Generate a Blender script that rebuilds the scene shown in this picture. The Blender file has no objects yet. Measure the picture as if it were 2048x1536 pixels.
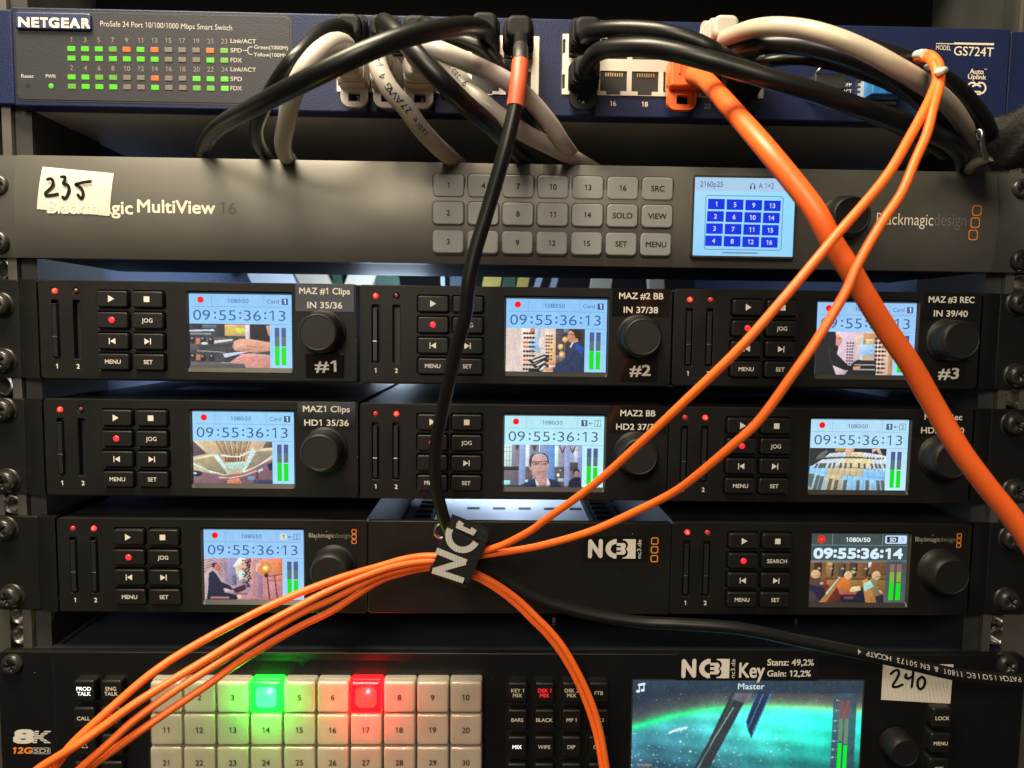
import bpy, math, random
import numpy as np
from mathutils import Vector, Matrix
random.seed(7)
S = bpy.context.scene
COL = S.collection

# ------------------------------------------------------------------ camera, light, exposure
# everything below is laid out in millimetres (X right, Y into the rack, Z up) and linked in metres
F_PX, CAM = 1387.81, (-7.852, -314.673, 55.355)
ROT = np.array([[0.9997351345666673, -0.01896288832034303, 0.01304107279014609],
                [0.011557083123888841, -0.07636477070358152, -0.9970129666283468],
                [0.01990212407345544, 0.9968996091191629, -0.07612538863891055]])
cd = bpy.data.cameras.new('camera'); cam = bpy.data.objects.new('camera', cd); COL.objects.link(cam)
cd.sensor_fit = 'HORIZONTAL'; cd.sensor_width = 36.0; cd.lens = F_PX / 2048 * 36
cd.clip_start = 0.005; cd.clip_end = 20
cd.dof.use_dof = True; cd.dof.focus_distance = 0.312; cd.dof.aperture_fstop = 16.0
M = Matrix.Identity(4)
for i in range(3):
    M[i][0] = ROT[0][i]; M[i][1] = -ROT[1][i]; M[i][2] = -ROT[2][i]; M[i][3] = CAM[i] / 1000
cam.matrix_world = M
S.camera = cam
W = bpy.data.worlds.new('World'); S.world = W; W.use_nodes = True
bg = W.node_tree.nodes['Background']; bg.inputs[0].default_value = (0.9, 0.8, 0.68, 1); bg.inputs[1].default_value = 0.045

def lamp(name, kind, loc, energy, color, size=0.1, size_y=None, target=None):
    l = bpy.data.lights.new(name, kind); l.energy = energy; l.color = color
    if kind == 'AREA':
        l.size = size
        if size_y: l.shape = 'RECTANGLE'; l.size_y = size_y
    else:
        l.shadow_soft_size = size
    o = bpy.data.objects.new(name, l); COL.objects.link(o); o.location = [c / 1000 for c in loc]
    if target:
        d = Vector([(t - c) for t, c in zip(target, loc)]); o.rotation_euler = d.to_track_quat('-Z', 'Y').to_euler()
    return o
lamp('ceiling_lamp', 'AREA', (-210, -190, 600), 11.5, (1.0, 0.86, 0.62), 0.36, 0.20, (-120, 0, 80))
lamp('room_lamp', 'AREA', (-220, -1180, 640), 11.5, (1.0, 0.86, 0.68), 0.5, 0.35, (0, 0, 0))
lamp('bright_room_surface', 'AREA', (-480, -1400, 180), 1.5, (1.0, 0.93, 0.84), 0.55, 0.64, (-480, 0, 180))  # area light for a bright surface in the room, mirrored by the label tapes
lamp('rear_lamp', 'POINT', (-90, 235, 58), 1.9, (0.62, 0.78, 1.0), 0.03)
lamp('added_tray_fill', 'POINT', (3, 165, -32), 0.11, (0.66, 0.80, 1.0), 0.012)  # added hidden light that brightens the tray behind the blank cover
S.view_settings.view_transform = 'Standard'; S.view_settings.look = 'None'
S.view_settings.exposure = 0; S.view_settings.gamma = 1; S.view_settings.use_curve_mapping = False

# ------------------------------------------------------------------ picture -> place
def P(u, v, y=0.0):
    d = ROT.T @ np.array([(u - 1024) / F_PX, (v - 768) / F_PX, 1.0])
    return np.array(CAM) + d * (y - CAM[1]) / d[1]
def XZ(u, v, y=0.0):
    p = P(u, v, y); return float(p[0]), float(p[2])
def box_px(u0, v0, u1, v1, y=0.0):
    """centre x, centre z, width, height of an upright rectangle seen between these photo points"""
    q = [XZ(u0, v0, y), XZ(u1, v0, y), XZ(u1, v1, y), XZ(u0, v1, y)]
    x0 = (q[0][0] + q[3][0]) / 2; x1 = (q[1][0] + q[2][0]) / 2
    z1 = (q[0][1] + q[1][1]) / 2; z0 = (q[2][1] + q[3][1]) / 2
    return (x0 + x1) / 2, (z0 + z1) / 2, x1 - x0, z1 - z0
def lin(c):
    return tuple((x / 12.92 if x <= 0.04045 else ((x + 0.055) / 1.055) ** 2.4) for x in c)
def rgb(r, g, b):
    return lin((r / 255, g / 255, b / 255))

# ------------------------------------------------------------------ materials
def mat(name, col, rough=0.5, metal=0.0, bump=0.0, bscale=1500, spec=0.5, specks=0.0, var=0.0, vscale=60,
        emit=None, estr=1.0, coat=0.0, sss=0.0, wave=None, rvar=0.0, trans=0.0):
    m = bpy.data.materials.new(name); m.use_nodes = True
    nt = m.node_tree; N = nt.nodes; L = nt.links; b = N['Principled BSDF']
    b.inputs['Base Color'].default_value = (*col, 1); b.inputs['Roughness'].default_value = rough
    b.inputs['Metallic'].default_value = metal; b.inputs['Specular IOR Level'].default_value = spec
    b.inputs['Coat Weight'].default_value = coat; b.inputs['Coat Roughness'].default_value = 0.15
    b.inputs['Transmission Weight'].default_value = trans
    if sss:
        b.inputs['Subsurface Weight'].default_value = sss
        b.inputs['Subsurface Radius'].default_value = (1, 0.9, 0.8); b.inputs['Subsurface Scale'].default_value = 0.006
    if emit:
        b.inputs['Emission Color'].default_value = (*emit, 1); b.inputs['Emission Strength'].default_value = estr
    tc = N.new('ShaderNodeTexCoord')
    def noise(sc, det=3):
        n = N.new('ShaderNodeTexNoise'); n.inputs['Scale'].default_value = sc; n.inputs['Detail'].default_value = det
        L.new(tc.outputs['Object'], n.inputs['Vector']); return n
    csock = None
    if var:
        n = noise(vscale, 6); r = N.new('ShaderNodeMapRange')
        r.inputs[1].default_value = 0.3; r.inputs[2].default_value = 0.7
        r.inputs[3].default_value = 1 - var; r.inputs[4].default_value = 1 + var
        L.new(n.outputs['Fac'], r.inputs[0])
        mx = N.new('ShaderNodeVectorMath'); mx.operation = 'SCALE'; mx.inputs[0].default_value = col
        L.new(r.outputs[0], mx.inputs['Scale']); csock = mx.outputs[0]
    if specks:
        vo = N.new('ShaderNodeTexVoronoi'); vo.inputs['Scale'].default_value = 170; L.new(tc.outputs['Object'], vo.inputs['Vector'])
        lt = N.new('ShaderNodeMath'); lt.operation = 'LESS_THAN'; lt.inputs[1].default_value = 0.04
        L.new(vo.outputs['Distance'], lt.inputs[0])
        sp = N.new('ShaderNodeMath'); sp.operation = 'GREATER_THAN'; sp.inputs[1].default_value = 1 - specks
        sx = N.new('ShaderNodeSeparateColor'); L.new(vo.outputs['Color'], sx.inputs[0]); L.new(sx.outputs[0], sp.inputs[0])
        mu = N.new('ShaderNodeMath'); mu.operation = 'MULTIPLY'; L.new(lt.outputs[0], mu.inputs[0]); L.new(sp.outputs[0], mu.inputs[1])
        mm = N.new('ShaderNodeMix'); mm.data_type = 'RGBA'; mm.inputs[6].default_value = (*col, 1); mm.inputs[7].default_value = (0.3, 0.28, 0.24, 1)
        if csock: L.new(csock, mm.inputs[6])
        L.new(mu.outputs[0], mm.inputs[0]); csock = mm.outputs[2]
    if rvar:
        n = noise(vscale * 1.7, 6); r = N.new('ShaderNodeMapRange'); r.inputs[1].default_value = 0.3; r.inputs[2].default_value = 0.7
        r.inputs[3].default_value = rough - rvar; r.inputs[4].default_value = rough + rvar
        L.new(n.outputs['Fac'], r.inputs[0]); L.new(r.outputs[0], b.inputs['Roughness'])
    hs = None
    if bump:
        hs = noise(bscale, 2).outputs['Fac']
    if wave:
        w = N.new('ShaderNodeTexWave'); w.bands_direction = wave[0]; w.inputs['Scale'].default_value = wave[1]
        w.inputs['Distortion'].default_value = 0.4; L.new(tc.outputs['Object'], w.inputs['Vector'])
        hs = w.outputs['Fac']; bump = wave[2]
        if len(wave) > 3:
            mm = N.new('ShaderNodeMix'); mm.data_type = 'RGBA'; mm.inputs[6].default_value = (*[c * wave[3] for c in col], 1)
            mm.inputs[7].default_value = (*col, 1); L.new(w.outputs['Fac'], mm.inputs[0]); csock = mm.outputs[2]
    if csock: L.new(csock, b.inputs['Base Color'])
    if hs:
        bp = N.new('ShaderNodeBump'); bp.inputs['Strength'].default_value = bump; bp.inputs['Distance'].default_value = 0.0003
        L.new(hs, bp.inputs['Height']); L.new(bp.outputs[0], b.inputs['Normal'])
    return m

MT = {}
def defm(k, *a, **kw): MT[k] = mat(k, *a, **kw)
defm('blue_paint', (0.0085, 0.0150, 0.056), 0.48, spec=0.22, bump=0.5, bscale=1400, var=0.08)
defm('grey_print', (0.024, 0.0245, 0.032), 0.55, spec=0.3, bump=0.35, bscale=1800, var=0.06)
defm('badge', (0.016, 0.026, 0.085), 0.4)
defm('print_cream', (0.72, 0.64, 0.50), 0.6)
defm('print_dim', (0.20, 0.18, 0.14), 0.6)
defm('print_grey', (0.40, 0.38, 0.34), 0.6)
defm('print_faint', (0.05, 0.047, 0.043), 0.5)
defm('print_soft', (0.13, 0.125, 0.115), 0.5)
defm('print_ghost', (0.665, 0.62, 0.53), 0.5)
defm('print_black', (0.005, 0.005, 0.005), 0.6, spec=0.2)
defm('print_orange', (0.75, 0.24, 0.04), 0.5)
defm('satin_metal', (0.115, 0.110, 0.096), 0.43, metal=0.55, bump=0.05, bscale=2500, var=0.05, vscale=25, rvar=0.04)
defm('satin_ear', (0.075, 0.073, 0.066), 0.5, metal=0.45, var=0.06)
defm('grey_key', (0.215, 0.225, 0.22), 0.45, var=0.04)
defm('plastic', (0.0085, 0.0077, 0.0070), 0.42, spec=0.24, bump=0.12, bscale=2200, specks=0.16, var=0.15, vscale=40, rvar=0.06)
defm('plastic_ear', (0.0060, 0.0056, 0.0052), 0.5, spec=0.22, bump=0.2, bscale=1500, specks=0.05, var=0.15)
defm('button_plastic', (0.0085, 0.0078, 0.0072), 0.4, spec=0.3, bump=0.05, var=0.08)
defm('knob_rubber', (0.0075, 0.007, 0.0066), 0.5, spec=0.4, bump=0.15, bscale=2500, var=0.1)
defm('slot_black', (0.004, 0.004, 0.004), 0.5)
defm('card_black', (0.014, 0.014, 0.015), 0.28)
defm('tape_black', (0.006, 0.0055, 0.005), 0.10, bump=0.16, bscale=120, coat=0.7)
defm('tape_text', (0.66, 0.62, 0.55), 0.5)
defm('bezel', (0.035, 0.034, 0.032), 0.3)
defm('cavity_shade_black', (0.0015, 0.0015, 0.0015), 0.9, spec=0.05)
defm('bounce_lid_metal', (0.20, 0.19, 0.165), 0.5, var=0.1)
defm('case_black', (0.010, 0.010, 0.012), 0.5, var=0.2)
defm('case_slate', (0.014, 0.017, 0.026), 0.55, var=0.2, vscale=15)
defm('under_grey', (0.30, 0.28, 0.25), 0.5, var=0.15, vscale=20)
defm('face_black', (0.0042, 0.004, 0.0039), 0.45, spec=0.3, bump=0.12, bscale=2000, specks=0.12, var=0.2)
defm('wall_slate', (0.07, 0.09, 0.15), 0.6, var=0.1, vscale=8)
defm('wall_dark', (0.012, 0.012, 0.014), 0.7, var=0.1)
defm('rail_alu', (0.27, 0.25, 0.215), 0.34, metal=0.85, var=0.12, vscale=40, wave=('X', 900, 0.05))
defm('rail_side', (0.05, 0.05, 0.047), 0.5, metal=0.5, var=0.15)
defm('nut_steel', (0.55, 0.54, 0.52), 0.25, metal=1.0, var=0.15, vscale=300)
defm('screw_black', (0.030, 0.028, 0.026), 0.33, metal=0.4, var=0.35, vscale=250, rvar=0.1)
defm('port_metal', (0.58, 0.52, 0.43), 0.38, metal=0.55, var=0.08)
defm('gold', (0.7, 0.5, 0.2), 0.3, metal=1.0)
defm('steel', (0.55, 0.53, 0.5), 0.28, metal=1.0, var=0.1)
defm('sfp_blue', (0.02, 0.16, 0.42), 0.35)
defm('sfp_black', (0.02, 0.02, 0.019), 0.45)
defm('jack_white', (0.47, 0.43, 0.385), 0.38, bump=0.03, bscale=600, var=0.05, vscale=30)
defm('jack_cream', (0.50, 0.43, 0.32), 0.36, var=0.05, vscale=30)
defm('jack_grey', (0.40, 0.365, 0.32), 0.38, bump=0.03, bscale=600, var=0.05, vscale=30)
defm('jack_black', (0.0065, 0.0062, 0.0057), 0.36, spec=0.4, bump=0.03, bscale=500, var=0.12, vscale=50)
defm('jack_orange', (0.84, 0.125, 0.018), 0.42, bump=0.03, bscale=600, var=0.05, vscale=40)
defm('fibre_orange', (0.90, 0.15, 0.018), 0.44, bump=0.04, bscale=900, var=0.04, vscale=60)
defm('sleeve_orange', (0.58, 0.095, 0.035), 0.5, bump=0.08, bscale=1500, var=0.06)
defm('boot_black', (0.0055, 0.0052, 0.005), 0.62, spec=0.22, bump=0.1, bscale=1500)
defm('boot_white', (0.46, 0.41, 0.35), 0.42, bump=0.05)
defm('clear_plastic', (0.75, 0.73, 0.68), 0.12, trans=0.75)
defm('tie_white', (0.78, 0.74, 0.66), 0.4)
defm('webbing', (0.013, 0.0125, 0.012), 0.8, spec=0.15, wave=('Y', 700, 1.0, 0.35))
defm('webbing_print', (0.66, 0.63, 0.57), 0.75, wave=('X', 520, 0.8, 0.62))
defm('fuzzy', (0.020, 0.018, 0.0155), 0.95, bump=1.0, bscale=900)
defm('sticker', (0.74, 0.69, 0.59), 0.55, wave=('X', 480, 0.5, 0.78))
defm('key_milky', (0.54, 0.495, 0.425), 0.28, sss=0.8, coat=0.35, bump=0.03, bscale=300, var=0.07, vscale=90)
defm('key_lit_green', (0.02, 0.2, 0.05), 0.3, emit=(0.0, 1.0, 0.015), estr=6)
defm('key_core_green', (0.02, 0.1, 0.05), 0.3, emit=(0.13, 1.0, 0.50), estr=1.0)
defm('key_lit_red', (0.2, 0.01, 0.01), 0.3, emit=(1.0, 0.0, 0.005), estr=6)
defm('key_core_red', (0.1, 0.02, 0.02), 0.3, emit=(1.0, 0.075, 0.055), estr=1.05)
defm('key_text_green', (0.02, 0.25, 0.12), 0.5, emit=(0.01, 0.45, 0.16), estr=1.0)
defm('key_text_red', (0.3, 0.01, 0.01), 0.5, emit=(0.72, 0.01, 0.02), estr=1.0)
defm('led_green', (0.02, 0.06, 0.01), 0.3, emit=rgb(112, 232, 38), estr=0.95)
defm('led_green_dim', (0.02, 0.06, 0.01), 0.3, emit=rgb(128, 205, 60), estr=0.8)
defm('led_orange', (0.08, 0.03, 0.01), 0.3, emit=rgb(255, 120, 30), estr=1.0)
defm('led_off', (0.12, 0.107, 0.08), 0.5)
defm('led_red', (0.5, 0.02, 0.02), 0.3, emit=(1.0, 0.03, 0.02), estr=2.2)
defm('led_red_core', (0.5, 0.05, 0.02), 0.3, emit=(1.0, 0.22, 0.06), estr=1.6)
defm('led_red_dim', (0.30, 0.03, 0.03), 0.35, emit=(0.45, 0.02, 0.015), estr=0.5)
defm('led_red_off', (0.075, 0.022, 0.02), 0.35)
defm('lit_red', (0.6, 0.02, 0.03), 0.4, emit=rgb(255, 35, 50), estr=1.0)
defm('lit_white', (0.8, 0.8, 0.8), 0.4, emit=rgb(250, 246, 240), estr=1.1)
defm('card_cream', (0.46, 0.41, 0.31), 0.6, var=0.1)
defm('card_pale', (0.22, 0.27, 0.32), 0.5)
defm('card_green', (0.01, 0.04, 0.02), 0.6)
defm('card_yellow', (0.30, 0.22, 0.04), 0.6)
defm('card_teal', (0.015, 0.03, 0.05), 0.6)
defm('tray_white', (0.62, 0.66, 0.72), 0.35, var=0.05, vscale=25)
def emission_attr():
    m = bpy.data.materials.new('display'); m.use_nodes = True; nt = m.node_tree; b = nt.nodes['Principled BSDF']
    a = nt.nodes.new('ShaderNodeAttribute'); a.attribute_name = 'Col'
    b.inputs['Base Color'].default_value = (0.01, 0.01, 0.012, 1); b.inputs['Roughness'].default_value = 0.25
    b.inputs['Specular IOR Level'].default_value = 0.3
    nt.links.new(a.outputs['Color'], b.inputs['Emission Color']); b.inputs['Emission Strength'].default_value = 1.0
    return m
MT['display'] = emission_attr()
def clear_cap():
    m = bpy.data.materials.new('key_clear'); m.use_nodes = True; nt = m.node_tree; N = nt.nodes; L = nt.links
    N.remove(N['Principled BSDF']); o = N['Material Output']
    t = N.new('ShaderNodeBsdfTransparent'); t.inputs[0].default_value = (0.95, 0.93, 0.89, 1)
    g = N.new('ShaderNodeBsdfGlossy'); g.inputs['Roughness'].default_value = 0.09; g.inputs[0].default_value = (1, 0.97, 0.92, 1)
    d = N.new('ShaderNodeBsdfTranslucent'); d.inputs[0].default_value = (0.8, 0.76, 0.68, 1)
    lw = N.new('ShaderNodeLayerWeight'); lw.inputs[0].default_value = 0.32
    m1 = N.new('ShaderNodeMixShader'); m1.inputs[0].default_value = 0.06; L.new(t.outputs[0], m1.inputs[1]); L.new(d.outputs[0], m1.inputs[2])
    m2 = N.new('ShaderNodeMixShader'); mn = N.new('ShaderNodeMath'); mn.operation = 'MINIMUM'; mn.inputs[1].default_value = 0.28; L.new(lw.outputs['Fresnel'], mn.inputs[0]); L.new(mn.outputs[0], m2.inputs[0]); L.new(m1.outputs[0], m2.inputs[1]); L.new(g.outputs[0], m2.inputs[2])
    L.new(m2.outputs[0], o.inputs[0]); return m
MT['key_clear'] = clear_cap()

# ------------------------------------------------------------------ mesh builder
_tc = {}
def raw_glyphs(s, off=0.0):
    k = (s, off)
    if k not in _tc:
        cu = bpy.data.curves.new('t', 'FONT'); cu.body = s; cu.size = 1; cu.offset = off; cu.resolution_u = 4
        ob = bpy.data.objects.new('t', cu); me = bpy.data.meshes.new_from_object(ob)
        v = np.array([w.co[:2] for w in me.vertices], float).reshape(-1, 2); f = [tuple(p.vertices) for p in me.polygons]
        bpy.data.objects.remove(ob); bpy.data.curves.remove(cu); bpy.data.meshes.remove(me)
        _tc[k] = (v, f)
    return _tc[k]
_ad = {}
def advance(c):
    if c not in _ad: _ad[c] = float(raw_glyphs(c + 'H')[0][:, 0].max() - raw_glyphs('H')[0][:, 0].max())
    return _ad[c]
def glyphs(s, off=0.0):
    """letters set one by one; the figure 1 gets a flag"""
    if '1' not in s: return raw_glyphs(s, off)
    V = []; Fc = []; x = 0.0
    for c in s:
        if c == '1':
            h = float(raw_glyphs('0')[0][:, 1].max()); t = 0.082 + 2 * off; w = advance('0'); a = x + w * 0.56
            v = [(a - t / 2, 0), (a + t / 2, 0), (a + t / 2, h), (a - t / 2, h), (a - t / 2, h - t * 1.25), (a - w * .36, h * .74 - t * .1), (a - w * .36, h * .74 + t * .85)]
            f = [(0, 1, 2, 3, 4), (5, 4, 3, 6)]; adv = w
        else: v, f = raw_glyphs(c, off); v = [(p[0] + x, p[1]) for p in v]; adv = advance(c)
        b = len(V); V += list(v); Fc += [tuple(b + i for i in q) for q in f]; x += adv
    return np.array(V, float).reshape(-1, 2), Fc
import bmesh
_fg = {}
def fine_glyph(c):
    """a letter cut finely enough to bend round a cable"""
    if c not in _fg:
        v, f = glyphs(c, 0.0); bm = bmesh.new(); vs = [bm.verts.new((p[0], p[1], 0)) for p in v]
        for q in f:
            try: bm.faces.new([vs[i] for i in q])
            except ValueError: pass
        bmesh.ops.triangulate(bm, faces=bm.faces[:]); bmesh.ops.subdivide_edges(bm, edges=bm.edges[:], cuts=3, use_grid_fill=True)
        bm.verts.index_update(); _fg[c] = (np.array([w.co[:2] for w in bm.verts]), [tuple(w.index for w in q.verts) for q in bm.faces]); bm.free()
    return _fg[c]
CAPH = float(glyphs('H')[0][:, 1].max())

def rrect(w, h, r, n=5, cx=0.0, cz=0.0):
    r = min(r, w / 2 - 1e-3, h / 2 - 1e-3); pts = []
    for (sx, sz, a0) in ((1, 1, 0), (-1, 1, 90), (-1, -1, 180), (1, -1, 270)):
        for i in range(n + 1):
            a = math.radians(a0 + 90 * i / n)
            pts.append((cx + sx * (w / 2 - r) + r * math.cos(a), cz + sz * (h / 2 - r) + r * math.sin(a)))
    return pts                                                      # counter-clockwise seen from the front

class MB:
    def __init__(s): s.v = []; s.f = []; s.m = []; s.s = []; s.c = []; s.mats = []
    def add(s, verts, faces, m, smooth=False, color=None):
        if m not in s.mats: s.mats.append(m)
        k = s.mats.index(m); b = len(s.v)
        s.v.extend([tuple(map(float, p)) for p in verts])
        for f in faces:
            s.f.append(tuple(b + i for i in f)); s.m.append(k); s.s.append(smooth); s.c.append(color)
    def loops(s, loops, m, smooth=True, cap0=False, cap1=True, color=None, capm=None, closed=True):
        """skin closed outlines (same point count) from back to front"""
        n = len(loops[0]); V = [p for l in loops for p in l]; Fc = []
        for k in range(len(loops) - 1):
            for i in range(n if closed else n - 1):
                j = (i + 1) % n; Fc.append((k * n + i, k * n + j, (k + 1) * n + j, (k + 1) * n + i))
        s.add(V, Fc, m, smooth, color)
        if cap1: s.add(loops[-1], [tuple(range(n))], capm or m, False, color)
        if cap0: s.add(loops[0], [tuple(range(n))[::-1]], m, False, color)
    def rbox(s, cx, cz, w, h, y0, y1, r=0.5, bev=0.3, m='plastic', capm=None, n=5, taper=0.0, back=False):
        """rounded block whose front (bevelled) is at y0 and whose back is at y1"""
        L = []
        t = taper
        L.append([(x, y1, z) for x, z in rrect(w, h, r, n, cx, cz)])
        for a in (0, 30, 60, 90):
            q = bev * (1 - math.cos(math.radians(a))); d = bev * (1 - math.sin(math.radians(a)))
            L.append([(x, y0 + d, z) for x, z in rrect(w - 2 * q - 2 * t, h - 2 * q - 2 * t, max(r - q, 0.05), n, cx, cz)])
        s.loops(L, m, True, back, True, capm=capm)
    def box(s, x0, x1, y0, y1, z0, z1, m):
        V = [(x, y, z) for z in (z0, z1) for y in (y0, y1) for x in (x0, x1)]
        s.add(V, [(0, 2, 3, 1), (4, 5, 7, 6), (0, 1, 5, 4), (2, 6, 7, 3), (0, 4, 6, 2), (1, 3, 7, 5)], m)
    def lathe(s, cx, cz, prof, m, n=40, capm=None, smooth=True, cap1=True):
        """profile [(radius, y)] from back to front round an axis along Y"""
        L = [[(cx + r * math.cos(2 * math.pi * i / n), y, cz + r * math.sin(2 * math.pi * i / n)) for i in range(n)] for r, y in prof]
        s.loops(L, m, smooth, False, cap1, capm=capm)
    def poly(s, pts, y, m, color=None):
        s.add([(x, y, z) for x, z in pts], [tuple(range(len(pts)))], m, False, color)
    def rect(s, cx, cz, w, h, y, m, color=None):
        s.poly([(cx - w / 2, cz - h / 2), (cx + w / 2, cz - h / 2), (cx + w / 2, cz + h / 2), (cx - w / 2, cz + h / 2)], y, m, color)
    def disc(s, cx, cz, r, y, m, color=None, n=28, rz=None):
        s.poly([(cx + r * math.cos(2 * math.pi * i / n), cz + (rz or r) * math.sin(2 * math.pi * i / n)) for i in range(n)], y, m, color)
    def ring(s, outer, inner, y, m, color=None):
        n = len(outer); s.add([(x, y, z) for x, z in outer] + [(x, y, z) for x, z in inner],
                              [(i, (i + 1) % n, n + (i + 1) % n, n + i) for i in range(n)], m, False, color)
    def rring(s, cx, cz, w, h, r, t, y, m, color=None):
        s.ring(rrect(w, h, r, 5, cx, cz), rrect(w - 2 * t, h - 2 * t, max(r - t, 0.02), 5, cx, cz), y, m, color)
    def plate_ring(s, outer, inner, y0, y1, m):
        n = len(outer); V = []
        for y in (y0, y1):
            V += [(x, y, z) for x, z in outer] + [(x, y, z) for x, z in inner]
        F = []
        for i in range(n):
            j = (i + 1) % n
            F += [(i, j, n + j, n + i), (2 * n + i, 3 * n + i, 3 * n + j, 2 * n + j), (i, 2 * n + i, 2 * n + j, j), (n + i, n + j, 3 * n + j, 3 * n + i)]
        s.add(V, F, m)
    def text(s, t, cx, cz, cap, m, y=0.0, w=None, off=0.0, rot=0.0, align='C', color=None, shear=0.0, yf=None):
        if off > 0.004:                                              # heavier letters: overprinted with a small shift
            d = off * cap * 1.15
            for k, (ex, ez) in enumerate(((-d, -d), (d, -d), (d, d), (-d, d), (0, 0))):
                s.text(t, cx + ex, cz + ez, cap * (1 - off), m, y - 0.006 * k, w, 0.0, rot, align, color, shear, (lambda x, z, k=k: yf(x, z) - 0.006 * k) if yf else None)
            return
        v, f = glyphs(t, min(off, 0.0))
        if not len(v): return
        k = cap / CAPH; q = v.copy() * k
        q[:, 0] -= q[:, 0].min(); wd = q[:, 0].max()
        if w: q[:, 0] *= w / wd; wd = w
        q[:, 0] += {'C': -wd / 2, 'L': 0, 'R': -wd}[align]; q[:, 1] -= cap / 2
        q[:, 0] += shear * q[:, 1]
        a = math.radians(rot); c, sn = math.cos(a), math.sin(a)
        X = cx + c * q[:, 0] - sn * q[:, 1]; Z = cz + sn * q[:, 0] + c * q[:, 1]
        s.add([(x, (yf(x, z) if yf else y), z) for x, z in zip(X, Z)], f, m, False, color)
    def stroke(s, pts, wd, y, m, color=None, n=10, smooth=True):
        """round-ended pen stroke through (x, z) points"""
        p = [np.array(q, float) for q in pts]
        if smooth and len(p) > 2: p = [np.array(q) for q in catmull([(a, 0, b) for a, b in pts], 5)][:]; p = [np.array([q[0], q[2]]) for q in p]
        L = []; R = []
        for i, q in enumerate(p):
            d = p[min(i + 1, len(p) - 1)] - p[max(i - 1, 0)]; d = d / (np.linalg.norm(d) + 1e-9); nn = np.array([-d[1], d[0]]) * wd / 2
            L.append(q + nn); R.append(q - nn)
        V = []; F = []
        for a, b in zip(L, R): V += [(a[0], y, a[1]), (b[0], y, b[1])]
        for i in range(len(p) - 1): F.append((2 * i + 1, 2 * i + 3, 2 * i + 2, 2 * i))
        s.add(V, F, m, False, color)
        for q in (p[0], p[-1]): s.disc(q[0], q[1], wd / 2, y - 0.004, m, color, n)
    def tube(s, pts, r, m, n=14, cap=True, rfun=None):
        T = frames(pts); L = []
        for i, (p, t, a, b) in enumerate(T):
            rr = rfun(i / (len(T) - 1)) if rfun else r
            L.append([p + rr * (math.cos(2 * math.pi * k / n) * a + math.sin(2 * math.pi * k / n) * b) for k in range(n)])
        s.loops(L, m, True, cap, cap)

def catmull(pts, k=8):
    p = [np.array(q, float) for q in pts]; p = [2 * p[0] - p[1]] + p + [2 * p[-1] - p[-2]]; out = []
    for i in range(1, len(p) - 2):
        a, b, c, d = p[i - 1:i + 3]
        for j in range(k):
            t = j / k
            out.append(0.5 * (2 * b + (c - a) * t + (2 * a - 5 * b + 4 * c - d) * t * t + (3 * b - a - 3 * c + d) * t ** 3))
    out.append(p[-2]); return out
def frames(pts):
    pts = [np.array(q, float) for q in pts]; out = []; a = None
    for i, q in enumerate(pts):
        t = pts[min(i + 1, len(pts) - 1)] - pts[max(i - 1, 0)]; t = t / (np.linalg.norm(t) + 1e-9)
        if a is None:
            a = np.cross(t, (0.3, 1, 0.2)); a /= np.linalg.norm(a)
        a = a - t * a.dot(t); a /= np.linalg.norm(a)
        out.append((q, t, a, np.cross(t, a)))
    return out

# ------------------------------------------------------------------ objects
BASE = {}
def thing(name, label, cat, base, group=None):
    o = bpy.data.objects.new(name, None); COL.objects.link(o); o.empty_display_size = 0.01
    o.location = [c / 1000 for c in base]; BASE[o.name] = np.array(base, float)
    o['label'] = label; o['category'] = cat
    if group: o['group'] = group
    return o
def mesh_of(name, mb, base, rot=None):
    me = bpy.data.meshes.new(name)
    V = (np.array(mb.v, float) - np.array(base, float))
    if rot is not None: V = V @ rot                                  # into the object's own axes (rot columns = axes)
    me.from_pydata((V / 1000).tolist(), [], mb.f)
    for m in mb.mats: me.materials.append(MT[m])
    me.polygons.foreach_set('material_index', mb.m); me.polygons.foreach_set('use_smooth', mb.s)
    if any(c is not None for c in mb.c):
        at = me.color_attributes.new('Col', 'FLOAT_COLOR', 'CORNER'); buf = []
        for f, c in zip(mb.f, mb.c): buf.extend((*(c or (0, 0, 0)), 1.0) * len(f))
        at.data.foreach_set('color', buf)
    me.update(); return me
def part(name, mb, parent, label=None, kind=None):
    base = BASE[parent.name]
    o = bpy.data.objects.new(name, mesh_of(name, mb, base)); COL.objects.link(o)
    o.parent = parent; BASE[o.name] = base
    if label: o['label'] = label
    if kind: o['kind'] = kind
    return o
def solo(name, mb, label, cat, group=None, base=None, rot=None):
    base = np.array(mb.v).mean(0) if base is None else np.array(base, float)
    o = bpy.data.objects.new(name, mesh_of(name, mb, base, rot)); COL.objects.link(o)
    o.location = base / 1000; BASE[o.name] = base
    if rot is not None: o.rotation_euler = Matrix(rot.tolist()).to_euler()
    o['label'] = label; o['category'] = cat
    if group: o['group'] = group
    return o
def holed_plate(outer, holes, y0, y1, bev=0.3):
    """flat plate with real openings: verts, faces (front at y0)"""
    cu = bpy.data.curves.new('c', 'CURVE'); cu.dimensions = '2D'; cu.fill_mode = 'BOTH'
    for pts in [outer] + holes:
        sp = cu.splines.new('POLY'); sp.points.add(len(pts) - 1); sp.use_cyclic_u = True
        for q, (x, z) in zip(sp.points, pts): q.co = (x, z, 0, 1)
    cu.extrude = (y1 - y0) / 2 - bev; cu.bevel_depth = bev; cu.bevel_resolution = 1; cu.offset = -bev
    ob = bpy.data.objects.new('c', cu); me = bpy.data.meshes.new_from_object(ob); ym = (y0 + y1) / 2
    V = [(w.co.x, ym - w.co.z, w.co.y) for w in me.vertices]; F = [tuple(p.vertices) for p in me.polygons]
    bpy.data.objects.remove(ob); bpy.data.curves.remove(cu); bpy.data.meshes.remove(me)
    return V, F
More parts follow.
